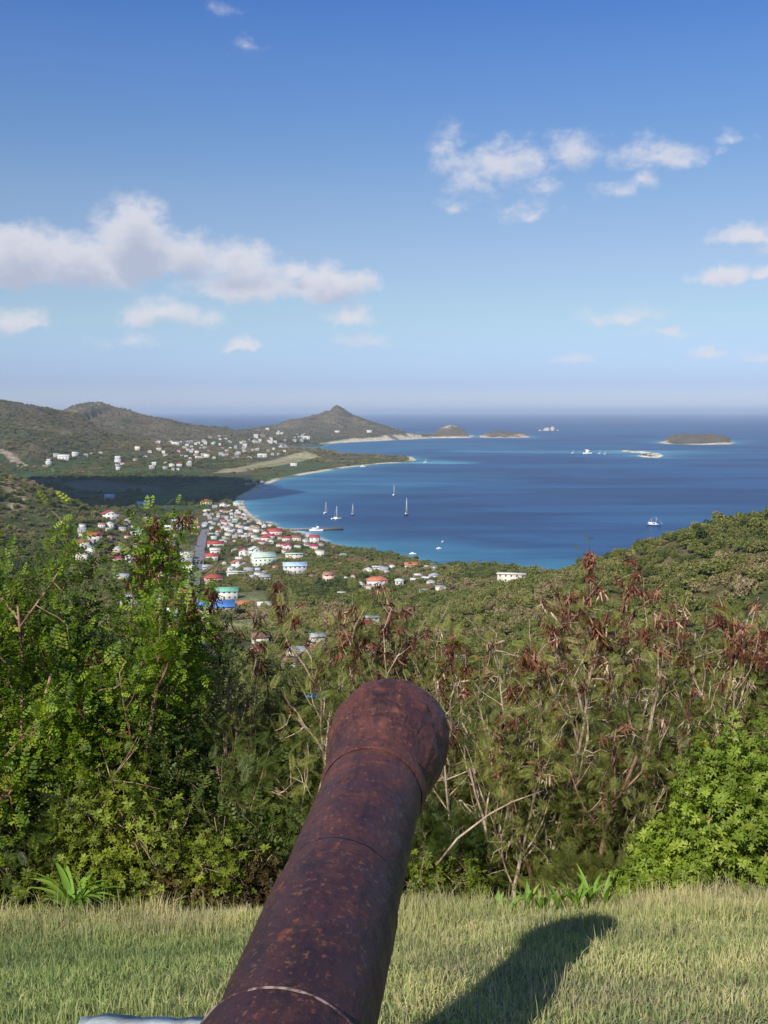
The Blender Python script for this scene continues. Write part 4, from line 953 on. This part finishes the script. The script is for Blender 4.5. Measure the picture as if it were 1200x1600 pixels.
# breech end, trunnions
V, F = lathe([(o_ + zC - 1.0, .165), (o_ + zC - 1.03, .175), (o_ + zC - 1.08, .175), (o_ + zC - 1.12, .14), (o_ + zC - 1.16, .07), (o_ + zC - 1.2, .04), (o_ + zC - 1.24, .06), (o_ + zC - 1.28, .055), (o_ + zC - 1.31, .001)], 64)
obj('breech', mesh_np('breech', V, F, [M['rust']], None, True), cannon)
V, F = tube([(-.26, 0, o_ + zC - .25), (.26, 0, o_ + zC - .25)], [.05, .05], 20); obj('trunnion', mesh_np('trunnion', V, F, [M['rust']]), cannon)
# whitewashed concrete plinth under the barrel
def plinth():
    n = 60; yaw = math.atan2(Dn[0], Dn[1]); ed = []
    W2, f0, b0 = .38, 2.545, -.4
    def jig(a, b, k): return (fbm(np.array([a * 22.]), np.array([b * 9. + k]), 4, 9)[0] - .5) * .045
    xs = np.linspace(-W2, W2, 26); ysx = np.linspace(b0, f0, 50); V = []; F = []
    for iy, y_ in enumerate(ysx):
        for ix, x_ in enumerate(xs):
            z_ = .17 + (fbm(np.array([x_ * 7.]), np.array([y_ * 7.]), 4, 4)[0] - .5) * .02
            e = min(W2 - abs(x_), f0 - y_)
            if e < .02: z_ -= (.02 - e) * .9
            V.append((x_ + jig(y_, 1, 0) * (abs(x_) / W2), y_ + jig(x_, 2, 5) * (y_ / f0), z_))
    top = grid_faces(50, 26).tolist(); base_i = len(V)
    per = [(0, i) for i in range(26)] + [(j, 25) for j in range(1, 50)] + [(49, i) for i in range(24, -1, -1)] + [(j, 0) for j in range(48, 0, -1)]
    ids = [j * 26 + i for j, i in per]
    for k in ids: x_, y_, z_ = V[k]; V.append((x_, y_, -.25))
    m = len(ids); side = [(base_i + k, base_i + (k + 1) % m, ids[(k + 1) % m], ids[k]) for k in range(m)]
    me = mesh_np('plinth', np.array(V), np.array(top + side), [M['white_paint']])
    o = obj('plinth', me, None, (-.62, 0, 128.35), 'rough whitewashed concrete plinth beneath the cannon', 'plinth', rz=-.1); return o
plinth()
mid = Aw + Dn * (zC - .25)
cr = obj('cannon_support', None, None, (mid[0], mid[1], 128.5), 'low rusty iron carriage cradle under the cannon barrel', 'carriage', rz=-math.atan2(Dn[0], Dn[1]))
hh = mid[2] - 128.5
for s in (-1, 1): part('cheek', box(s * .2 - .035, s * .2 + .035, -.45, .35, .0, hh - .04), M['rust'], cr)
part('cross_bar', box(-.165, .165, -.1, .0, .0, hh - .2), M['rust'], cr); part('cross_bar', box(-.165, .165, -.44, -.34, .0, hh - .22), M['rust'], cr)

# ------------------------------------------------------------------ foreground plants
rhomb_v = np.array([(0, 0, 0), (.45, .28, .05), (1, 0, -.04), (.45, -.28, .05)]); rhomb_f = np.array([(0, 1, 2, 3)])
def pinnate(n, leaf, wid, rach=.02):
    """leaflets in pairs along a stalk of length 1"""
    V = []; F = []
    V += [(0, -rach / 2, 0), (1, -rach / 3, -.06), (1, rach / 3, -.06), (0, rach / 2, 0)]; F.append((0, 1, 2, 3))
    def add(o, ang, L, W, dz):
        c, s = math.cos(ang), math.sin(ang); b = len(V)
        for (x, y, z) in ((0, 0, 0), (.5, W / 2, .04), (1, 0, dz), (.5, -W / 2, .04)):
            V.append((o[0] + (x * c * L - y * s), o[1] + (x * s * L + y * c), o[2] + z * L))
        F.append((b, b + 1, b + 2, b + 3))
    for i in range(n):
        s = .18 + .8 * i / max(1, n - 1); zz_ = -.06 * s * s
        L = leaf * (1 - .35 * abs(2 * s - 1.0))
        for sg in (-1, 1): add((s, 0, zz_), sg * 1.1, L, wid, -.15)
    add((1, 0, -.06), 0, leaf * .8, wid, -.1)
    return np.array(V), np.array(F)
PR = {'leaflets': pinnate(4, .36, .2), 'feather': pinnate(9, .40, .055), 'whorl': None, 'rhomb': (rhomb_v, rhomb_f)}
def whorl(n=7):
    V = []; F = []
    for i in range(n):
        a = i * 2 * math.pi / n + .2 * (i % 2); b = len(V); c, s = math.cos(a), math.sin(a); el_ = .35 + .35 * (i % 2)
        for (x, y, z) in ((.05, 0, 0), (.5, .17, .06), (1, 0, -.12), (.5, -.17, .06)):
            r2 = x * math.cos(el_); z2 = x * math.sin(el_) * .6 + z; V.append((r2 * c - y * s, r2 * s + y * c, z2))
        F.append((b, b + 1, b + 2, b + 3))
    return np.array(V)[:, [2, 0, 1]], np.array(F)
PR['whorl'] = whorl()
def pod_proto():
    V = [(0, -.05, 0), (0, .05, 0), (.35, -.075, .02), (.35, .075, .02), (.75, -.07, .07), (.75, .07, .07), (1, -.01, .13), (1, .01, .13)]
    return np.array(V), np.array([(0, 2, 3, 1), (2, 4, 5, 3), (4, 6, 7, 5)])
PR['pod'] = pod_proto()

def grow(r, height_, spread, stems, lean=(0, 0), crook=.16, kids=5, r0=.02, twigs=6, low=.3):
    """returns list of (points, radii), and arrays of twig points with directions"""
    polys = []; tp = []; td = []
    def limb(p, d, L, rad, lev):
        n = 7 if lev == 0 else 5; pts = [p]; q = p.copy(); d = d / np.linalg.norm(d)
        for i in range(n - 1):
            d = d + r.normal(size=3) * crook * (1 + lev * .3) + np.array([0, 0, .05 if lev < 2 else -.02]); d /= np.linalg.norm(d); q = q + d * L / (n - 1); pts.append(q)
        pts = np.array(pts); polys.append((pts, np.linspace(rad, rad * (.45 if lev < 2 else .35), n)))
        if lev < 2:
            m = kids if lev == 0 else twigs
            for j in range(m):
                s = r.uniform(low if lev == 0 else .2, 1.0); k = min(int(s * (n - 1)), n - 2); b = pts[k] + (pts[k + 1] - pts[k]) * (s * (n - 1) - k)
                ax = rdirr(r); nd = d * .7 + ax * (.75 if lev == 0 else .9); nd[2] += .25 if lev == 0 else .1
                limb(b, nd, L * r.uniform(.34, .6) * (1.05 - .3 * s), rad * (.55 - .15 * s) if lev == 0 else rad * .5, lev + 1)
        if lev >= 1:
            for k in range(1, n):
                for _ in range(1 if lev == 1 else 3):
                    f = r.uniform(0, 1); tp.append(pts[k - 1] * (1 - f) + pts[k] * f); td.append(pts[k] - pts[k - 1])
    for i in range(stems):
        a = i * 2 * math.pi / stems + r.uniform(-.5, .5); d = np.array([math.cos(a) * spread + lean[0], math.sin(a) * spread + lean[1], 1.0])
        limb(np.array([math.cos(a) * .06, math.sin(a) * .06, -.1]), d, r.uniform(.8, 1.05), r0 * r.uniform(.7, 1.15) / height_, 0)
    tp = np.array(tp); td = np.array(td); zm = tp[:, 2].max() * .97
    k = height_ / zm; return [(p * k, np.maximum(q * k, .0014)) for p, q in polys], tp * k, td / np.linalg.norm(td, axis=1)[:, None]
def rdirr(r):
    v = r.normal(size=3); return v / np.linalg.norm(v)
def plant(seed, u, y, vtop, leaf, lm, count, size, label, cat='bush', name='bush', stems=4, spread=.35, lean=(0, 0), r0=.02, bk='bark', pods=0, jitter=.06, kids=5, twigs=6, tint=(0, 1), lowcut=0.0, droop=0., crook=.16, group=None, podtint=(0, .85), sink=0, zbias=0., width=.55):
    r = np.random.default_rng(seed)
    a, _ = ray(u, 1400); x = a * y; z = float(lawn_z(np.array([x]), np.array([y]))[0]) - .05 - sink
    ztop = CAM_Z + ray(u, vtop)[1] * y; H = ztop - z
    polys, tp, td = grow(r, H, spread, stems, lean, crook, kids, r0, twigs)
    def sq(p):
        rr = np.hypot(p[:, 0], p[:, 1]) + 1e-6; rm = width * (.55 + .6 * np.clip(p[:, 2] / H, 0, 1)); f = rm * np.tanh(rr / rm) / rr
        q = np.c_[p[:, 0] * f, p[:, 1] * f * .85, p[:, 2]]; lim = 6.35 - y; q[:, 1] = np.where(q[:, 1] < lim, lim + (q[:, 1] - lim) * .15, q[:, 1]); return q
    polys = [(sq(p), q) for p, q in polys]; tp = sq(tp)
    root = obj(name, None, None, (x, y, z), label, cat, group)
    V, F = tubes(polys, 5); obj('branches', mesh_np('branches', V, F, [M[bk]], None, True), root)
    w8 = np.clip(tp[:, 2] / H - lowcut, .02, 1) ** .6 if lowcut < 1 else None; w8 = w8 * np.where(tp[:, 2] / H > zbias, 1, .15); w8 /= w8.sum()
    if count:
        i = r.choice(len(tp), count, p=w8); pos = tp[i] + r.normal(size=(count, 3)) * jitter
        d = td[i] * .7 + r.normal(size=(count, 3)) * .6; d[:, 2] += .15 - droop
        R = rot_from(d, r.normal(0, .6, count)); s = size * r.uniform(.6, 1.25, count)
        pv, pf = PR[leaf]; V, F = scatter(pv, pf, pos, R, s)
        cl_ = r.uniform(tint[0], tint[1], count) * .7 + .3 * (tint[0] + (tint[1] - tint[0]) * (np.sin(pos[:, 0] * 5 + seed) * .25 + .5 + .25 * np.sin(pos[:, 2] * 7)))
        obj('foliage', mesh_np('foliage', V, F, [M[lm]], {'tint': np.repeat(np.clip(cl_, 0, 1), len(pv))}), root)
    if pods:
        hi = np.where(tp[:, 2] > H * .55)[0]; sel = r.choice(hi, pods, p=(tp[hi, 2] ** 9) / (tp[hi, 2] ** 9).sum()); n = 11
        base_p = np.repeat(tp[sel], n, 0) + r.normal(size=(pods * n, 3)) * .018; d = r.normal(size=(pods * n, 3)) * .6; d[:, 2] -= 1
        V, F = scatter(*PR['pod'], base_p, rot_from(d, r.uniform(0, 6.28, pods * n), (1, .2, 0)), r.uniform(.042, .085, pods * n))
        ct = np.repeat(r.uniform(0, 1, pods) ** 1.0, n) * .75 + r.uniform(0, .25, pods * n); ct = podtint[0] + (podtint[1] - podtint[0]) * ct
        obj('seed_pods', mesh_np('seed_pods', V, F, [M['pod']], {'tint': np.repeat(ct, len(PR['pod'][0]))}), root, kind='stuff')
    return root
# left: green small-leaved trees
GL = dict(leaf='leaflets', lm='leaf_green', bk='bark_red', cat='tree', name='tree')
plant(1, -10, 6.9, 832, width=.72, count=3000, size=.085, label='leafy green tree at the far left edge with reddish stems', stems=5, spread=.22, lean=(.10, 0), r0=.03, jitter=.07, lowcut=.1, **GL)
plant(2, 75, 7.2, 842, width=.75, count=3200, size=.085, label='leafy green tree second from the left edge', stems=4, spread=.25, lean=(.12, 0), r0=.028, jitter=.07, lowcut=.15, **GL)
plant(3, 172, 7.4, 832, width=.68, count=3200, size=.08, label='leafy green tree with brown seed pods at its top', stems=4, spread=.22, lean=(.08, 0), r0=.026, pods=60, jitter=.08, lowcut=.15, podtint=(0, .7), **GL)
plant(4, 232, 7.5, 930, count=1500, width=.34, size=.08, label='leafy green tree leaning right beside the road view', stems=3, spread=.22, lean=(.10, 0), r0=.024, pods=44, jitter=.08, lowcut=.1, podtint=(0, .6), **GL)
plant(5, -110, 7.6, 840, count=2000, size=.09, label='leafy green tree just beyond the left edge', stems=4, spread=.3, r0=.03, **GL)
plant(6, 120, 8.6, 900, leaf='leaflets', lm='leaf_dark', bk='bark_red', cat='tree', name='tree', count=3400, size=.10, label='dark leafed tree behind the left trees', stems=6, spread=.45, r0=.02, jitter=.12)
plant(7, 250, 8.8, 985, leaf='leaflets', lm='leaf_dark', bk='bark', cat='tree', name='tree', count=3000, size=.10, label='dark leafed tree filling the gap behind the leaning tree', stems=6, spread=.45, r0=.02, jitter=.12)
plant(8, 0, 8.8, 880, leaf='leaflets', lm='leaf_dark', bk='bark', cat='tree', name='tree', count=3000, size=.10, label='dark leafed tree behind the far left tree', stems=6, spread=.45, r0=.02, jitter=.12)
# middle: thin feathery leucaena
FE = dict(leaf='feather', lm='leaf_feather', cat='bush', name='bush')
plant(20, 352, 7.8, 925, count=700, width=.3, size=.08, label='feathery bush with dark seed pods in front of the road', stems=4, spread=.3, r0=.018, pods=26, bk='bark', podtint=(0, .6), **FE)
plant(21, 448, 7.4, 950, count=900, size=.09, label='sparse feathery bush with one pale forked stem left of the cannon', stems=2, spread=.16, lean=(-.06, 0), r0=.034, pods=20, bk='bark_pale', kids=7, podtint=(0, .6), **FE)
plant(22, 405, 8.3, 930, count=1300, size=.085, label='feathery bush topped with brown pods behind the forked stem', stems=4, spread=.3, r0=.016, pods=44, bk='bark', podtint=(0, .6), **FE)
plant(23, 520, 8.3, 972, count=1200, size=.085, label='low feathery bush directly behind the cannon muzzle', stems=4, spread=.5, width=.7, r0=.015, pods=40, bk='bark', podtint=(0, .7), **FE)
plant(24, 615, 8.2, 985, count=1300, size=.085, label='feathery bush with pods right behind the muzzle', stems=4, spread=.5, width=.7, r0=.016, pods=36, bk='bark_pale', **FE)
# right: twiggy leucaena with pods
RT = [(30, 665, 7.9, 965, 30), (31, 725, 7.5, 930, 46), (32, 795, 8.2, 893, 40), (33, 850, 7.4, 935, 38), (34, 915, 8.0, 895, 38), (35, 960, 7.3, 930, 30), (36, 1025, 7.9, 925, 34), (37, 1090, 7.5, 950, 40), (38, 1150, 8.1, 965, 34), (39, 1220, 7.6, 980, 30), (40, 1290, 7.9, 960, 26)]
RLAB = ['feathery bush just right of the cannon muzzle', 'twiggy bush thick with red brown pods right of the muzzle', 'tall twiggy bush whose pods rise against the headland', 'twiggy bush with pale stems in the middle of the right thicket',
        'tall twiggy bush whose top pods rise against the water', 'twiggy pale stemmed bush below the right hill edge', 'twiggy bush with white podded tips before the right hill', 'bare branched bush above the bright green bush', 'bare branched bush near the right edge', 'bare branched bush at the right edge', 'twiggy bush just beyond the right edge']
for (sd, u, y, vt, pd), lb in zip(RT, RLAB):
    plant(sd, u, y, vt + 4, count=2150, size=.075, label=lb, stems=6, spread=.75, r0=.0145 + .012 * (sd % 3 == 0), pods=int(pd * 2.5), bk='bark_pale', kids=8, twigs=9, crook=.27, podtint=(0, 1), width=.95, **FE)
plant(41, 890, 6.75, 1110, count=700, size=.075, label='small bush with a thin red stem at the lawn edge', stems=2, spread=.25, r0=.026, pods=14, bk='bark_red', podtint=(.3, 1), **FE)
plant(42, 790, 6.9, 1130, count=900, size=.075, label='low twiggy bush right of the cannon at the lawn edge', stems=4, spread=.45, r0=.02, pods=12, bk='bark_pale', podtint=(.4, 1), **FE)
# undergrowth rows
UG = dict(leaf='feather', width=.6, cat='undergrowth', name='undergrowth', kind=None); UG.pop('kind')
ug = [(690, 7.0, 1250), (760, 7.2, 1230), (830, 7.1, 1260), (900, 7.2, 1270), (965, 7.0, 1220), (1020, 7.4, 1180), (1100, 7.6, 1120), (1190, 7.6, 1100), (640, 7.6, 1180), (720, 8.2, 1110), (820, 8.4, 1080), (930, 8.4, 1070), (1040, 8.5, 1060), (1150, 8.5, 1060), (1260, 8.3, 1060)]
for i, (u, y, vt) in enumerate(ug):
    plant(60 + i, u, y, vt, lm='leaf_feather' if i % 3 else 'leaf_dark', count=1300, size=.095, label='ferny green undergrowth beneath the right thicket', group='undergrowth beneath the right thicket', stems=6, spread=.75, r0=.012, bk='bark_pale' if i % 2 else 'bark', jitter=.08, tint=(0, .75), **UG)
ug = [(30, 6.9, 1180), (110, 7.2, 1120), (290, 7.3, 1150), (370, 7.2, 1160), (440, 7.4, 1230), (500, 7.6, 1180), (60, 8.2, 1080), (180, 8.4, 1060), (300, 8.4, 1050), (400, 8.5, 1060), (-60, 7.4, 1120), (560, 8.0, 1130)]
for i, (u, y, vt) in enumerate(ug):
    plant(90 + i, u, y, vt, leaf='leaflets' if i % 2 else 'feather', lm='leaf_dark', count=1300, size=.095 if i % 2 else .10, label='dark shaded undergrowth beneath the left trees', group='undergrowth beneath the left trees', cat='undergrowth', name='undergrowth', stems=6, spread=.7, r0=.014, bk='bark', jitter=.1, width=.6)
# low shrubs with their own look
def mound(seed, u, y, vtop, rx, ry, leaf, lm, count, size, label, tint=(0, 1), name='bush', cat='bush', bk='bark', zlo=.0):
    r = np.random.default_rng(seed); a, _ = ray(u, 1400); x = a * y; z = float(lawn_z(np.array([x]), np.array([y]))[0]) - .03
    H = CAM_Z + ray(u, vtop)[1] * y - z; root = obj(name, None, None, (x, y, z), label, cat)
    nl = 26; lc = r.normal(size=(nl, 3)); lc /= np.linalg.norm(lc, axis=1)[:, None]; lc[:, 2] = np.abs(lc[:, 2]) * .9 + zlo; lc = lc * [rx, ry, H] * r.uniform(.35, .82, nl)[:, None]
    k = r.integers(0, nl, count); d = r.normal(size=(count, 3)); d /= np.linalg.norm(d, axis=1)[:, None]
    lr = r.uniform(.16, .30, nl) * min(1.3, H); pos = lc[k] + d * (lr[k] * r.uniform(.55, 1.12, count))[:, None]; pos[:, 2] = np.abs(pos[:, 2])
    dd = d * .8 + r.normal(size=(count, 3)) * .55 + [0, -.15, .35]
    V, F = scatter(*PR[leaf], pos, rot_from(dd, r.uniform(0, 6.28, count)), size * r.uniform(.6, 1.25, count))
    ct = tint[0] + (tint[1] - tint[0]) * r.beta(2, 2, count); ct = np.where(r.uniform(0, 1, count) < .003, 1, ct * .95)
    obj('foliage', mesh_np('foliage', V, F, [M[lm]], {'tint': np.repeat(ct, len(PR[leaf][0]))}), root)
    polys = []
    for i in range(nl):
        e = lc[i]; m_ = e * .5 + r.normal(size=3) * .06; polys.append((np.array([e * 0.03, m_ * .6, m_, e]), np.array([.014, .010, .007, .004])))
        for _ in range(5): e2 = e + rdirr(r) * lr[i]; polys.append((np.array([e, (e + e2) / 2 + r.normal(size=3) * .02, e2]), np.array([.005, .004, .002])))
    V, F = tubes(polys, 5); obj('branches', mesh_np('branches', V, F, [M[bk]], None, True), root); return root
mound(200, 1175, 6.45, 1040, .74, .45, 'whorl', 'leaf_bright', 8500, .044, 'bright green leafy bush at the right edge of the lawn', (.05, .95))
mound(201, 1030, 6.2, 1300, .38, .3, 'whorl', 'leaf_bright', 2200, .040, 'small bright green bush in front of the larger right one', (.0, .8))
mound(202, 1310, 6.45, 1060, .6, .4, 'whorl', 'leaf_bright', 2600, .045, 'bright green bush just outside the right edge', (.05, .95))
mound(203, 200, 6.6, 1120, .65, .35, 'whorl', 'leaf_vine', 2600, .040, 'yellow green creeper covered bush at the left edge of the lawn', (0, .85))
mound(204, 310, 6.5, 1240, .45, .3, 'whorl', 'leaf_vine', 1500, .038, 'yellow green low creeper right of the larger creeper bush', (0, .8))
mound(205, 370, 6.55, 1285, .5, .3, 'whorl', 'leaf_brown', 1900, .036, 'brownish shaded shrub left of the cannon barrel', (0, .8), zlo=0)
mound(206, 255, 6.4, 1330, .40, .22, 'whorl', 'leaf_brown', 1000, .034, 'dry brown low shrub at the foot of the creeper bush', (.2, 1))
mound(207, 110, 6.7, 1240, .45, .3, 'whorl', 'leaf_vine', 1300, .040, 'sparse creeper shrub near the left edge', (0, .7))
mound(208, 690, 6.5, 1300, .35, .25, 'whorl', 'leaf_vine', 1300, .034, 'olive creeper shrub right of the cannon barrel', (0, .75))
mound(209, 15, 6.7, 1270, .4, .3, 'whorl', 'leaf_dark', 1200, .045, 'dark low shrub at the left edge of the lawn', (0, 1))
mound(210, 930, 6.6, 1310, .4, .25, 'feather', 'leaf_feather', 1100, .09, 'soft ferny shrub left of the bright green bush', (0, .6))
mound(211, 610, 6.5, 1330, .35, .22, 'whorl', 'leaf_vine', 900, .034, 'olive creeper shrub hidden partly by the barrel', (0, .6))
# pale arching dry cane
a, _ = ray(680, 1350); cane = [RP(682, 1352, 6.5), RP(715, 1310, 6.45), RP(765, 1272, 6.4), RP(800, 1253, 6.4), RP(850, 1235, 6.5)]
V, F = tube(cane, [.008, .0075, .006, .005, .003], 6); obj('dry_cane', mesh_np('dry_cane', V, F, [M['bark_pale']], None, True), None, None, 'pale dry cane arching out of the bushes right of the cannon', 'cane')

# strap-leaved lilies
def strap_plant(u, y, n, L, label, seed, spread=1.0, lean=0):
    r = np.random.default_rng(seed); a, _ = ray(u, 1400); x = a * y; z = float(lawn_z(np.array([x]), np.array([y]))[0]); root = obj('lily_plant', None, None, (x, y, z), label, 'plant')
    V, F = tube([(0, 0, -.05), (0, 0, L * .12)], [L * .07, L * .05], 8); obj('stem', mesh_np('stem', V, F, [M['strap']], {'tint': np.full(len(V), .2)}), root)
    for i in range(n):
        az_ = r.uniform(-.2, math.pi + .2) if i % 3 else r.uniform(0, 6.28); az_ = -az_ if i % 2 else az_; ll = L * r.uniform(.6, 1.1); ww = (.026 if L > .35 else .014) * r.uniform(.8, 1.2); e0 = r.uniform(.8, 1.4) if L > .35 else r.uniform(1.15, 1.5); pts = []; q = np.array([0, 0, .02]); el_ = e0
        V = []; K = 8
        for k in range(K + 1):
            s = k / K; hd = np.array([math.cos(az_) , math.sin(az_) * .8, 0]); dd = hd * math.cos(el_) * spread + np.array([0, 0, math.sin(el_)]); dd /= np.linalg.norm(dd)
            wv = ww * (1 - s ** 2.5) * (.7 + .6 * s * (1 - s) * 2) + .001; side = np.array([-math.sin(az_), math.cos(az_), 0]) * wv
            V += [q - side + [0, 0, wv * .35], q, q + side + [0, 0, wv * .35]]; q = q + dd * ll / K; el_ -= r.uniform(.08, .22) * (1.1 if L > .35 else .7)
        F = []
        for k in range(K): b = k * 3; F += [(b, b + 1, b + 4, b + 3), (b + 1, b + 2, b + 5, b + 4)]
        obj('leaf', mesh_np('leaf', np.array(V), np.array(F), [M['strap']], {'tint': np.full(len(V), r.uniform(.1, .8))}, True), root)
strap_plant(112, 6.25, 30, .36, 'large lily plant with arching strap leaves below the left creeper bush', 1)
strap_plant(285, 6.3, 9, .16, 'small strap leaved plant right of the large lily', 2)
PATCH = [(778, 5.62, 5, .15, 'lowest strap leaved tuft at the left end of the patch in the lawn'), (800, 5.48, 7, .17, 'short strap leaved tuft second from the left in the lawn patch'), (826, 5.60, 6, .20, 'strap leaved tuft left of the middle of the lawn patch, set back'),
         (846, 5.42, 8, .20, 'strap leaved tuft near the middle of the lawn patch, set forward'), (872, 5.58, 7, .22, 'arching strap leaved tuft in the middle of the lawn patch'), (900, 5.50, 9, .26, 'tall strap leaved tuft right of the middle of the lawn patch'),
         (922, 5.62, 8, .30, 'tallest strap leaved tuft in the lawn patch'), (945, 5.50, 6, .26, 'strap leaved tuft in the cannon shadow at the right end of the patch')]
for i, (u, y, n, L, lb) in enumerate(PATCH): strap_plant(u, y, n + 1, L * .72, lb, 10 + i)

# grass of the lawn
def blades(n, xr, yr, h0, h1, wd, tlo, thi, seed, clump=0.0, lean=.35):
    r = np.random.default_rng(seed); x = r.uniform(*xr, n); y = r.uniform(*yr, n)
    if clump: k = fbm(x * 2.2, y * 2.2, 3, seed) > clump; x, y = x[k], y[k]; n = len(x)
    z = lawn_z(x, y) + (fbm(x * 1.6, y * 1.6, 4, 5) - .5) * .07 - .005
    ke = y < 6.0 + .5 * (fbm(x * 1.7 + 4, y * 0 + 2, 4, 44) - .5) + .1 * r.normal(size=n); x, y, z = x[ke], y[ke], z[ke]; n = len(x)
    h = r.uniform(h0, h1, n) * (.6 + .8 * fbm(x * 1.3, y * 1.3, 3, 6)); a = r.uniform(0, 6.28, n); ln = np.abs(r.normal(0, lean, n)); b = r.uniform(0, 6.28, n)
    sx_, sy_ = np.cos(a) * wd / 2, np.sin(a) * wd / 2; tx, ty = np.cos(b) * ln * h, np.sin(b) * ln * h
    V = np.stack([np.c_[x - sx_, y - sy_, z], np.c_[x + sx_, y + sy_, z], np.c_[x + tx * .35 + sx_ * .8, y + ty * .35 + sy_ * .8, z + h * .55], np.c_[x + tx * .35 - sx_ * .8, y + ty * .35 - sy_ * .8, z + h * .55], np.c_[x + tx, y + ty, z + h * np.sqrt(np.maximum(.1, 1 - ln ** 2 * .5))]], 1).reshape(-1, 3)
    i = np.arange(n) * 5; Q = np.stack([i, i + 1, i + 2, i + 3], 1); T = np.stack([i + 3, i + 2, i + 4], 1)
    patch = fbm(x * .9 + 3, y * .9, 4, 12); dry = -.03 + np.clip((y - 5.0) * .13, -.10, .14) + (patch - .5) * .9 + np.clip((x + .2) * .10, -.12, .2)
    t = np.clip(tlo + (thi - tlo) * r.uniform(0, 1, n) + dry, 0, 1); tt_ = np.repeat(t, 5); tt_[0::5] *= .8; tt_[1::5] *= .8; tt_[4::5] = np.minimum(1, tt_[4::5] + .18)
    return V, Q, T, tt_
sets = [blades(190000, (-3.6, 3.6), (2.68, 6.4), .018, .048, .0040, .02, .85, 1, 0, .55), blades(26000, (-4.2, 4.2), (4.9, 6.3), .05, .12, .0034, .3, .9, 2, .42, .3), blades(7000, (-3.4, 3.4), (2.8, 5.4), .06, .11, .0034, .3, .85, 3, .5)]
sets.append(blades(9000, (-4.4, 4.4), (5.6, 6.4), .08, .19, .0034, .35, 1, 7, .56, .4)); sets.append(blades(14000, (-4.4, 4.4), (5.5, 6.3), .05, .12, .0034, .2, 1, 4, .46, .35))
Vs, Qs, Ts, tv, off = [], [], [], [], 0
for V, Q, T, t_ in sets: Vs.append(V); Qs.append(Q + off); Ts.append(T + off); tv.append(t_); off += len(V)
lawn = obj('grass', mesh_np('grass', np.concatenate(Vs), [np.concatenate(Qs), np.concatenate(Ts)], [M['blade']], {'tint': np.concatenate(tv)}), kind='stuff', label='rough lawn of green and dry straw coloured grass', cat='grass')

# ------------------------------------------------------------------ cloud high above the plain (it shades the fields), and the sea haze
def cloud(cx, cy, cz, rx, ry, rz_, seed):
    r = np.random.default_rng(seed); n, m_ = 96, 48; th = np.arange(n) * 2 * math.pi / n; ph = np.linspace(-math.pi / 2, math.pi / 2, m_); T_, Ph = np.meshgrid(th, ph)
    k = .72 + .55 * fbm(np.cos(T_) * np.cos(Ph) * 2.2 + 9, np.sin(T_) * np.cos(Ph) * 2.2 + 5 + Ph * .8, 5, seed); X = rx * np.cos(Ph) * np.cos(T_) * k; Y = ry * np.cos(Ph) * np.sin(T_) * k; Z = rz_ * np.sin(Ph) * k; Z = np.where(Z < 0, Z * .35, Z)
    V = np.stack([X, Y, Z], -1).reshape(-1, 3); i = np.arange(m_ - 1)[:, None] * n; j = np.arange(n)[None]; j2 = (j + 1) % n
    F = np.stack([i + j, i + j2, i + n + j2, i + n + j], -1).reshape(-1, 4)
    mc = bpy.data.materials.get('cloud') or mat('cloud', lambda t: principled(t, (.85, .85, .85, 1), 1, 0))
    return obj('cloud', mesh_np('cloud', V, F, [mc], None, True), None, (cx, cy, cz), kind='stuff')
CZ = 1000.
for i, (u, v, rx, ry, rz_) in enumerate([(75, 765, 350, 330, 160), (190, 760, 200, 250, 140), (-30, 768, 300, 260, 130)]):
    gx_, gy_ = P(u, v, 5); k = CZ / SUN_TO[2]; cloud(gx_ + SUN_TO[0] * k, gy_ + SUN_TO[1] * k, CZ, rx, ry, rz_, 30 + i)

V, F = box(-90000, 90000, -3000, 165000, -8, 215)
def haze():
    m = bpy.data.materials.new('haze'); m.use_nodes = True; t = NT(m.node_tree); t.n.clear(); o = t.new('ShaderNodeOutputMaterial'); pv = t.new('ShaderNodeVolumePrincipled')
    pv.inputs['Color'].default_value = (.66, .81, 1.0, 1); pv.inputs['Density'].default_value = 4.6e-5; pv.inputs['Anisotropy'].default_value = .0
    t.l.new(pv.outputs[0], o.inputs['Volume']); return m
hz = obj('haze', mesh_np('haze', V, F, [haze()]), kind='stuff')
